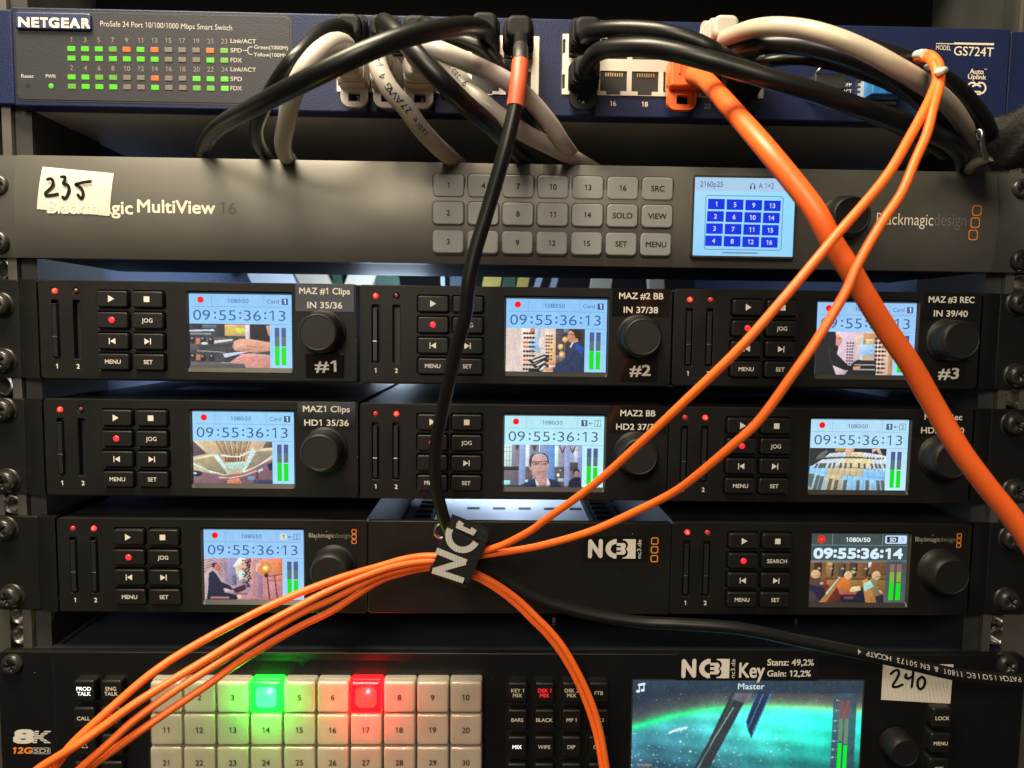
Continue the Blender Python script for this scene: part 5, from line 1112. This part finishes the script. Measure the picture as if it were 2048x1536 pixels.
for t, b in (('0', 473), ('-5', 553), ('-10', 635), ('-15', 713), ('-20', 795), ('-25', 860), ('-30', 922)):
    x, z = m_px(1714 - (b - 473) * .075, b); m.text(t, x, z, 0.8, 'display', -0.2, None, .03, align='R', color=rgb(210, 220, 225)); x, z = m_px(1726 - (b - 473) * .06, b); m.rect(x, z, .6, .18, -0.2, 'display', rgb(190, 200, 205))
part('screen', m, at)
x, z = XZ(1786, 1481); knob(at, x, z, 0, 7.4, 10.5, 'menu_knob', collar=False)
m = MB(); cs2 = [XZ(u, v, -.2) for u, v in ((1762, 1399.5), (1900.6, 1407.5), (1907, 1329), (1766, 1327))]; m.poly(cs2, -0.22, 'sticker')
q2 = lambda a, b: XZ(1640 + a * .19922, 1280 + b * .19922, -.3)
for k, st in enumerate([[(712, 340), (745, 310), (782, 303), (792, 338), (768, 395), (735, 448), (738, 472), (782, 468), (828, 448)], [(866, 345), (855, 372), (885, 385), (925, 368)], [(938, 305), (930, 385), (920, 470)],
           [(1018, 370), (985, 400), (980, 455), (1000, 490), (1035, 475), (1055, 420), (1040, 380), (1018, 370)]]):
    m.stroke([q2(a, b) for a, b in st], 1.25, -0.3 - .02 * k, 'print_black')
part('asset_sticker', m, at, 'cream ribbed sticker with 240 written by hand')
# ------------------------------------------------------------------ cables
def path(pts, k=8): return catmull([P(*p) for p in pts], k)
def cable_text(m, pts, s0, t, cap, r, mm, rev=False, tilt=0.0, adv=0.82):
    """dot-printed marking that follows the jacket on the side towards the room"""
    A = [np.array(p) for p in pts]; d = np.r_[0, np.cumsum([np.linalg.norm(b - a) for a, b in zip(A, A[1:])])]
    A = np.array(A); sg = -1 if rev else 1
    def at_(s):
        s = min(max(s, 0), d[-1] - 1e-3); i = min(int(np.searchsorted(d, s, 'right')) - 1, len(A) - 2); f = (s - d[i]) / (d[i + 1] - d[i]); p = A[i] * (1 - f) + A[i + 1] * f; tg = A[i + 1] - A[i]; return p, tg / np.linalg.norm(tg)
    s = s0
    for ch in t:
        if ch != ' ':
            v, f = fine_glyph(ch); k = cap / CAPH; gx = v[:, 0] * k; gy = v[:, 1] * k - cap / 2; V = []
            for a, b in zip(gx, gy):
                p, tg = at_(s + sg * a); n = np.array(CAM) - p; n = n - tg * n.dot(tg); n /= np.linalg.norm(n)
                up = np.cross(n, sg * tg); an = b / r + tilt; V.append(p + (r + 0.05) * (math.cos(an) * n + math.sin(an) * up))
            m.add(V, f, mm)
        s += sg * cap * adv
CB = {}
def cable(name, label, cat, pts, d, mm, group, k=9, sub=(), n=16, rfun=None):
    q = path(pts, k); c = np.mean(q, 0); t = thing(name, label, cat, c, group)
    m = MB(); m.tube(q, d / 2, mm, n, True, rfun); CB[label] = q
    for f in sub: f(m, q)
    part('jacket', m, t); return t, q
NET = 'network patch cables of the blue switch'; FIB = 'thin orange fibre cables through the strap'
# plugs: x, z of the socket, down = latch side
def rj_plug(parent, x, z, down, mm, rib=True, length=20.0, guard=True, clear=True):
    s = -1 if down else 1
    m = MB(); m.rbox(x, z, 11.0, 7.6, -4.5, 2, 0.6, 0.2, 'clear_plastic' if clear else mm); 
    m.rbox(x, z + s * 0.6, 12.4, 10.8, -length * .62, -4.0, 1.8, 1.0, mm)
    m.rbox(x, z + s * 0.2, 10.6, 9.4, -length, -length * .60, 3.2, 1.6, mm)
    if rib:
        for k in range(4): m.rbox(x, z + s * 0.5, 13.3 - k * .5, 11.6 - k * .5, -length * (.40 + .13 * k), -length * (.34 + .13 * k), 2.0, 0.4, mm)
    if guard:
        if down:
            o = rrect(11.6, 15.0, 4.2, 6, x, z + s * 6.2); i_ = rrect(5.0, 3.6, 0.4, 6, x, z + s * 9.6)
            m.plate_ring(o, i_, -7.6, -5.4, mm)
        else:
            o = rrect(11.4, 12.0, 1.6, 6, x, z + 3.2); i_ = rrect(4.6, 2.0, 0.4, 6, x, z + 7.3)
            m.plate_ring(o, i_, -7.6, -5.4, mm)
    return part('plug', m, parent)
zu, zl = za; zu2, zl2 = zb
# left group
t, q = cable('network_cable', 'black network cable at the far left that curves down beside the first white one', 'cable', [(694, 58, -19), (672, 54, -30), (640, 68, -45), (600, 108, -58), (572, 140, -58), (545, 180, -50), (524, 222, -40), (513, 252, -28), (516, 282, -12), (530, 306, 6), (545, 325, 30)], 6.0, 'jack_black', NET); rj_plug(t, xa[0], zu, False, 'boot_black')
t, q = cable('network_cable', 'thick white network cable that arches left and drops behind the grey unit', 'cable', [(700, 118, -18), (694, 92, -34), (672, 84, -48), (640, 103, -62), (607, 144, -66), (585, 192, -58), (573, 245, -44), (566, 285, -26), (570, 308, -8), (580, 322, 14), (590, 340, 40)], 6.8, 'jack_white', NET); rj_plug(t, xa[0], zl, True, 'boot_white')
def mk(t_, s0, cap, r, rev, tilt=0.0, mm='print_black'): return lambda m, q_: cable_text(m, q_, s0, t_, cap, r, mm, rev, tilt)
t, q = cable('network_cable', 'grey white network cable printed with black marking that slants right, second from the left', 'cable', [(768, 128, -18), (757, 106, -34), (757, 133, -44), (778, 176, -46), (810, 213, -42), (841, 256, -32), (873, 291, -18), (905, 319, 2), (930, 340, 25)], 7.2, 'jack_grey', NET, sub=(mk('cable 27AWG 4 pair patch', 62, 2.5, 3.6, True),)); rj_plug(t, xa[1], zl, True, 'boot_white')
t, q = cable('network_cable', 'black network cable that slants right between white ones, under the long crossing one', 'cable', [(770, 60, -20), (768, 46, -34), (785, 58, -46), (810, 84, -54), (841, 117, -58), (888, 166, -58), (935, 212, -52), (982, 252, -40), (1010, 280, -24), (1044, 312, 0), (1070, 335, 20)], 7.2, 'jack_black', NET); rj_plug(t, xa[1], zu, False, 'boot_black')
t, q = cable('network_cable', 'upper of two white network cables that run right behind the red sleeve', 'cable', [(838, 128, -20), (826, 104, -38), (848, 92, -50), (888, 105, -54), (951, 132, -50), (1013, 162, -45), (1060, 200, -38), (1098, 244, -30), (1122, 281, -20), (1140, 305, 0), (1160, 330, 25)], 6.8, 'jack_white', NET); rj_plug(t, xa[2], zl, True, 'boot_white')
t, q = cable('network_cable', 'lower white network cable with black marking that runs right under another white one', 'cable', [(890, 128, -10), (905, 140, -26), (935, 176, -36), (982, 219, -40), (1044, 263, -34), (1107, 296, -16), (1154, 320, 6), (1190, 340, 30)], 7.0, 'jack_grey', NET, sub=(mk('patch cat.6', 12, 2.7, 3.5, False, 0.2),)); rj_plug(t, xa[3], zl, True, 'clear_plastic', rib=False, length=11, guard=False)
t, q = cable('network_cable', 'long black network cable that crosses in front of the other plugs down to the left', 'cable', [(985, 86, -22), (970, 62, -48), (935, 52, -70), (872, 60, -86), (810, 74, -94), (747, 97, -98), (685, 125, -98), (622, 156, -94), (562, 186, -84), (500, 218, -66), (453, 243, -46), (425, 266, -26), (411, 288, -6), (403, 308, 14), (398, 330, 40)], 6.3, 'jack_black', NET); rj_plug(t, xa[4], zu, False, 'boot_black', rib=False, length=24)
t, q = cable('network_cable', 'black network cable glimpsed behind the upper white one', 'cable', [(845, 62, -16), (850, 48, -30), (895, 74, -42), (966, 98, -46), (1013, 150, -44), (1035, 205, -38), (1075, 262, -20), (1110, 312, 8)], 5.6, 'jack_black', NET); rj_plug(t, xa[2], zu, False, 'boot_black')
# right group
t, q = cable('network_cable', 'topmost black network cable from the left plug of the right hand ports', 'cable', [(1170, 72, -18), (1188, 62, -28), (1236, 57, -38), (1299, 60, -46), (1346, 69, -50), (1392, 84, -52), (1430, 103, -52), (1480, 132, -46), (1560, 163, -40), (1640, 190, -36), (1740, 228, -30), (1830, 268, -22), (1890, 305, -8)], 6.3, 'jack_black', NET); rj_plug(t, xb[0], zu2, False, 'boot_black')
t, q = cable('network_cable', 'long black network cable that crosses the free sockets to the right', 'cable', [(1170, 140, -18), (1186, 112, -34), (1215, 98, -46), (1283, 94, -58), (1346, 103, -64), (1408, 119, -68), (1471, 137, -70), (1549, 161, -72), (1627, 184, -72), (1705, 211, -70), (1760, 229, -66), (1822, 251, -58), (1870, 269, -48), (1905, 289, -34), (1924, 312, -14), (1926, 335, 10)], 6.8, 'jack_black', NET); rj_plug(t, xb[0], zl2, True, 'boot_black')
t, q = cable('network_cable', 'cream network cable that arches over the right end of the switch', 'cable', [(1440, 82, -16), (1467, 70, -34), (1502, 58, -50), (1549, 53, -62), (1611, 59, -70), (1674, 77, -76), (1737, 104, -78), (1790, 133, -78), (1834, 159, -74), (1872, 186, -66), (1906, 219, -52), (1930, 254, -36), (1943, 284, -16), (1948, 310, 6)], 6.4, 'jack_cream', NET); rj_plug(t, xb[4], zu2, False, 'boot_white', length=24)
t, q = cable('network_cable', 'black network cable right under the arching cream one', 'cable', [(1460, 112, -16), (1480, 102, -32), (1520, 92, -44), (1564, 88, -50), (1627, 95, -56), (1705, 116, -60), (1760, 140, -60), (1798, 163, -58), (1834, 192, -54), (1870, 226, -44), (1900, 264, -28), (1915, 300, -8)], 6.6, 'jack_black', NET); rj_plug(t, xb[4] + 1, zl2 + 9, True, 'boot_black', guard=False, rib=False, length=22)
t, q = cable('network_cable', 'black network cable over the emblem at the right end of the switch', 'cable', [(1470, 76, -14), (1530, 62, -34), (1620, 70, -50), (1690, 84, -58), (1763, 104, -60), (1810, 119, -60), (1858, 140, -58), (1906, 170, -52), (1941, 205, -44), (1968, 240, -36), (1985, 280, -26)], 6.3, 'jack_black', NET); rj_plug(t, xb[5], zu2, False, 'boot_black')
t, q = cable('network_cable', 'lowest black network cable, from the last plug with a latch guard', 'cable', [(1500, 158, -16), (1510, 134, -30), (1545, 122, -38), (1611, 118, -42), (1680, 132, -44), (1727, 148, -46), (1790, 174, -46), (1850, 216, -40), (1890, 260, -26), (1905, 295, -10)], 4.6, 'jack_black', NET); rj_plug(t, xb[5], zl2, True, 'boot_black')
t, q = cable('network_cable', 'fat bright orange network cable that hangs down across the recorders to the lower right', 'cable', [(1385, 150, -20), (1410, 160, -32), (1440, 192, -48), (1484, 242, -66), (1546, 314, -82), (1625, 414, -90), (1663, 483, -91), (1700, 540, -91), (1727, 586, -90), (1773, 660, -88), (1820, 728, -87), (1867, 810, -86), (1918, 897, -86), (1970, 968, -86), (2020, 1030, -86), (2062, 1090, -86), (2095, 1150, -86)], 7.0, 'jack_orange', NET, k=10, n=20)
m = MB(); x, z = xb[3] + 0.6, zl2
m.rbox(x, z, 11.0, 7.6, -4.5, 2, 0.6, 0.2, 'clear_plastic'); m.rbox(x + 1, z + 1.0, 14.5, 12.5, -13, -3.5, 1.2, 0.9, 'jack_orange'); m.rbox(x + 4, z + 1.6, 9.6, 9.2, -21, -12, 2.6, 1.6, 'jack_orange')
for k in range(3): m.rbox(x - 2.6 + k * 2.1, z + 2.2, 0.9, 5.0, -13.7, -12.8, 0.3, 0.2, 'sleeve_orange')
m.plate_ring(rrect(12.5, 14.0, 3.5, 6, x, z - 6.4), rrect(5.4, 3.8, 0.4, 6, x + 0.4, z - 9.2), -8.2, -5.4, 'jack_orange'); part('plug', m, t)
# long black cable with the red sleeve, through the strap and away to the right
bk = [(1041, 76, -24), (1041, 100, -44), (1041, 122, -52), (1036, 170, -56), (1030, 215, -58), (1010, 300, -58), (984, 391, -56), (969, 441, -55), (950, 504, -54), (937, 566, -53), (930, 632, -50), (913, 695, -46), (893, 785, -40), (877, 858, -33), (870, 915, -29), (873, 973, -26), (884, 1025, -24), (898, 1060, -23), (925, 1095, -23), (958, 1122, -23), (977, 1138, -22), (1022, 1170, -20), (1087, 1202, -19), (1183, 1229, -19), (1280, 1244, -20), (1360, 1248, -22), (1480, 1257, -25), (1592, 1280, -26), (1702, 1302, -27), (1811, 1326, -28), (1921, 1350, -28), (2045, 1361, -27), (2120, 1360, -26)]
def print_black_cable(m, q_):
    cable_text(m, q_, LEN_TXT(q_), 'PATCH ISO/IEC 11801 & EN 50173 HCCATP 4', 2.1, 2.75, 'print_grey', True, -0.15, 0.9)
def LEN_TXT(q_):
    A = np.array(q_); d = np.r_[0, np.cumsum(np.linalg.norm(np.diff(A, axis=0), axis=1))]; tgt = P(2036, 1361, -27); return float(d[np.argmin(np.linalg.norm(A - tgt, axis=1))])
t, q = cable('network_cable', 'black printed cable with a red sleeve, through the strap and off right', 'cable', bk, 5.4, 'jack_black', NET, k=9, sub=(print_black_cable,))
rj_plug(t, xa[5], zu, False, 'boot_black', length=22)
m = MB(); m.tube(path([(1041, 124, -52), (1036, 170, -56), (1030, 215, -58)], 8), 3.15, 'sleeve_orange', 20); part('sleeve', m, t, 'orange red sleeve round the black cable')
m = MB(); m.tube(path([(1041, 97, -43), (1041, 110, -49), (1041, 126, -53)], 6), 2.85, 'steel', 16); part('collar', m, t)  # steel tube put in for the glare on the cable above the sleeve
# four orange fibre cables
def fib(label, pts, d=2.9): return cable('fibre_cable', label, 'fibre cable', pts, d, 'fibre_orange', FIB, 10, n=14)
c1 = [(95, 1560, -90), (112, 1530, -89), (146, 1487, -87), (195, 1441, -84), (244, 1397, -80), (293, 1355, -76), (354, 1312, -70), (445, 1260, -62), (557, 1204, -52), (668, 1160, -43), (757, 1133, -35), (810, 1118, -31), (855, 1112, -29)]
c2 = [(60, 1553, -93), (85, 1533, -92), (146, 1495, -91.5), (207, 1453, -88), (268, 1409, -84), (342, 1362, -77), (415, 1318, -70), (498, 1267, -62), (580, 1222, -53), (668, 1177, -44), (757, 1142, -36), (810, 1128, -32), (855, 1122, -29.5)]
c3 = [(140, 1556, -90), (166, 1533, -89), (220, 1485, -87), (268, 1441, -84), (342, 1387, -78), (415, 1340, -71), (498, 1288, -62), (594, 1231, -51), (668, 1197, -43), (757, 1153, -34), (810, 1138, -30), (855, 1130, -27)]
c4 = [(160, 1560, -87), (180, 1535, -86), (244, 1488, -84), (293, 1453, -82), (354, 1411, -77), (415, 1370, -71), (490, 1317, -62), (594, 1256, -50), (668, 1219, -42), (757, 1163, -32), (810, 1145, -27.5), (855, 1136, -24)]
b1 = [(905, 1114, -30), (945, 1106, -31), (1000, 1092, -36), (1060, 1062, -44), (1090, 1040, -50), (1183, 973, -66), (1280, 887, -82), (1366, 806, -94), (1476, 700, -104), (1569, 595, -108), (1672, 472, -108), (1769, 358, -104), (1822, 270, -98), (1853, 212, -93), (1866, 183, -90), (1874, 160, -88)]
b2 = [(905, 1120, -29), (945, 1113, -29), (1022, 1102, -34), (1087, 1090, -40), (1183, 1062, -52), (1280, 1019, -66), (1345, 986, -76), (1391, 953, -84), (1462, 893, -94), (1519, 840, -100), (1590, 743, -106), (1633, 681, -107.5), (1689, 588, -108), (1717, 526, -107.5), (1762, 448, -106), (1803, 386, -104), (1829, 324, -101), (1853, 269, -98), (1867, 214, -94), (1877, 181, -91), (1880, 160, -89)]
l1 = [(1873, 143, -87), (1866, 125, -84), (1853, 115, -78), (1838, 117, -66), (1826, 124, -50)]
l2 = [(1880, 145, -88), (1876, 126, -85), (1860, 110, -80), (1840, 112, -68), (1824, 120, -52)]
d1 = [(900, 1132, -26), (942, 1143, -25), (974, 1157, -25), (1008, 1178, -25), (1042, 1204, -25), (1075, 1236, -26), (1101, 1262, -26.5), (1128, 1296, -27), (1153, 1339, -27), (1174, 1382, -27), (1191, 1427, -27), (1203, 1475, -27), (1213, 1533, -27), (1217, 1570, -27)]
d2 = [(900, 1138, -23.5), (938, 1148, -22.5), (969, 1163, -22.5), (1002, 1184, -22.5), (1035, 1211, -22.5), (1067, 1243, -23), (1093, 1269, -23.5), (1119, 1302, -24), (1144, 1343, -24), (1164, 1385, -24), (1181, 1430, -24), (1194, 1476, -24), (1204, 1533, -24), (1208, 1570, -24)]
fib('upper long orange fibre cable, from the lower left through the strap to the white tie', c1 + b1 + l1)
fib('lower long orange fibre cable, from the lower left through the strap to the white tie', c2 + b2 + l2)
fib('orange fibre cable that bends down right of the strap, nearer of the pair', c3 + d1, 2.75)
fib('orange fibre cable that bends down right of the strap, farther of the pair', c4 + d2, 2.75)
m = MB(); q = path([(1872, 148, -84), (1880, 143, -91.5), (1888, 141, -86)], 8); m.tube(q, 1.2, 'tie_white', 10); m.tube(path([(1868, 121, -80), (1862, 132, -70), (1852, 135, -60), (1845, 138, -50)], 6), 1.1, 'tie_white', 10); m.tube(path([(1850, 108, -78), (1836, 109, -66), (1822, 117, -50)], 6), 1.5, 'tie_white', 10)
solo('cable_tie', m, 'white plastic tie round the top loop of the orange fibre cables', 'cable tie')

# ------------------------------------------------------------------ printed webbing strap with its ring
st = thing('cable_strap', 'black woven strap with white NC lettering that bundles the orange cables', 'cable strap', P(912, 1106, -28))
SYF = -38.0
A = np.array(P(892, 1171, SYF)); Bt = np.array(P(940, 1058, SYF)); ax = Bt - A; LN = np.linalg.norm(ax); ax /= LN
wd = np.array(P(953, 1125, SYF)) - np.array(P(878, 1095, SYF)); WD = np.linalg.norm(wd); wd /= WD
nrm = np.cross(wd, ax); nrm = nrm if nrm[1] < 0 else -nrm; C0 = (A + Bt) / 2
def prof(off):
    out = []; hl = LN / 2 - 1.5 + off; dp = 17.0; rr = 3.6 + off
    for sgn, a0 in ((1, 90), (1, 0), (-1, 270), (-1, 180)): pass
    for (cl, cd_, a0) in ((LN / 2 - 4.2, -3.4, 90), (LN / 2 - 4.2, -dp + 3.4, 0), (-LN / 2 + 4.2, -dp + 3.4, -90), (-LN / 2 + 4.2, -3.4, -180)):
        for i in range(7):
            a = math.radians(a0 - 90 * i / 6); out.append((cl + (3.4 + off) * math.cos(a), cd_ + (3.4 + off) * math.sin(a)))
    return out
m = MB(); o, i_ = prof(0.0), prof(-1.1)
def sp(l, d, s): return C0 + ax * l + nrm * d + wd * s
n = len(o); V = []
for s in (-WD / 2, WD / 2): V += [sp(l, d, s) for l, d in o] + [sp(l, d, s) for l, d in i_]
F = []
for i in range(n):
    j = (i + 1) % n
    F += [(i, j, 2 * n + j, 2 * n + i), (n + i, 3 * n + i, 3 * n + j, n + j), (i, n + i, n + j, j), (2 * n + i, 2 * n + j, 3 * n + j, 3 * n + i)]
m.add(V, F, 'webbing', False)
b_ = len(m.v)
sb = part('band', m, st)
m = MB()
def S6(a, b):
    p = P(820 + a / 7.68, 1000 + b / 7.68, SYF - .12); d = (np.array(p) - C0); return sp(d.dot(ax), 0.10, d.dot(wd))
def ribbon(pts, w_, lift=0.0):
    p = [np.array(S6(*q_)) for q_ in pts]; V = []; F = []
    for i, q_ in enumerate(p):
        t_ = p[min(i + 1, len(p) - 1)] - p[max(i - 1, 0)]; t_ /= np.linalg.norm(t_); s_ = np.cross(nrm, t_) * w_ / 2; V += [q_ + s_ + nrm * lift, q_ - s_ + nrm * lift]
    for i in range(len(p) - 1): F.append((2 * i + 1, 2 * i + 3, 2 * i + 2, 2 * i))
    m.add(V, F, 'webbing_print')
PXM = 1 / 7.68 / 4.95
ribbon([(402, 775), (640, 872), (862, 962)], 100 * PXM); ribbon([(850, 950), (600, 1020), (360, 1092)], 98 * PXM, .02); ribbon([(345, 1080), (590, 1160), (825, 1240)], 92 * PXM, .04)
arc = []
for k in range(19):
    a = math.radians(206 - 180 * k / 18 - 0); arc.append((812 + 222 * math.cos(a) * 1.0, 525 - 0 + 222 * math.sin(math.radians(206 - 180 * k / 18)) * 1.0))
arc = [(812 + 222 * math.cos(math.radians(208 - k * 10)), 545 + 222 * math.sin(math.radians(208 - k * 10))) for k in range(19)]
ribbon(arc, 100 * PXM)
ribbon([(715, 392), (850, 455), (985, 515)], 70 * PXM, .02); ribbon([(745, 400), (790, 335)], 95 * PXM, .04); ribbon([(945, 500), (985, 440)], 95 * PXM, .04)
part('lettering', m, sb)
m = MB(); rp = [np.array(P(884, 1062, -19.5)) + 3.1 * (math.cos(k * .3142) * wd + math.sin(k * .3142) * ax) for k in range(18)]; m.tube(rp, 0.75, 'steel', 10); part('ring', m, st)
m = MB()
for k in range(240):
    e = random.choice(((-WD / 2, random.uniform(-LN / 2, LN / 2)), (-WD / 2 + random.uniform(0, 1), random.uniform(-LN / 2, LN / 2)))); p = sp(e[1], random.uniform(-14, -1), e[0]); d = -wd * random.uniform(.5, 2.2) + ax * random.uniform(-1, 1) + nrm * random.uniform(-.8, .8)
    s_ = ax * .05; m.add([p - s_, p + s_, p + d], [(0, 1, 2)], 'fuzzy')
part('fuzz', m, st)
# ------------------------------------------------------------------ fuzzy hook-and-loop wrap at the right
wr = thing('cable_wrap', 'fuzzy black hook and loop wrap round the cables at the right edge', 'cable wrap', P(2015, 290, -30))
m = MB(); c0 = P(1972, 305, -20); c1_ = P(2075, 262, -34); axw = (c1_ - c0); Lw = np.linalg.norm(axw); axw /= Lw
e1 = np.cross(axw, (0, 1, 0)); e1 /= np.linalg.norm(e1); e2 = np.cross(axw, e1)
rng = np.random.RandomState(5); L = []; nn_ = 40; hair = MB()
for i in range(17):
    t_ = i / 16; lp = []
    for k in range(nn_):
        a = 2 * math.pi * k / nn_; r = 9.6 + 1.6 * math.sin(2 * a + 1) + 0.8 * math.sin(5 * a + t_ * 6) + rng.normal(0, .22); r *= (.72 + .28 * min(1, t_ * 4))
        p = c0 + axw * (t_ * Lw) + r * (math.cos(a) * e1 + math.sin(a) * e2) * np.array((1, 1, 1)); lp.append(p)
        for h in range(16):
            d = (p - (c0 + axw * t_ * Lw)); d /= np.linalg.norm(d); d = d * rng.uniform(.5, 1.7) + axw * rng.normal(0, .6) + np.cross(axw, d) * rng.normal(0, .6); o_ = np.cross(d, axw); o_ = o_ / np.linalg.norm(o_) * .07; q_ = p + axw * rng.uniform(-1, 1) * Lw / 16 + np.cross(axw, d) * rng.uniform(-.8, .8)
            hair.add([q_ - o_, q_ + o_, q_ + d], [(0, 1, 2)], 'fuzzy')
    L.append(lp)
m.loops(L, 'fuzzy', True, True, True); wb = part('band', m, wr); part('pile', hair, wr)
m = MB(); m.tube(path([(1958, 276, -42), (1955, 264, -44), (1962, 263, -45), (1964, 285, -44), (1972, 318, -36)], 6), 0.95, 'steel', 10); part('ring', m, wr)
m = MB(); m.tube(path([(1930, 356, 14), (1940, 336, -4), (1950, 325, -16), (1985, 312, -26)], 6), 2.1, 'jack_grey', 12)
solo('cable_stub', m, 'short pale cable end that sticks out under the fuzzy wrap', 'cable')
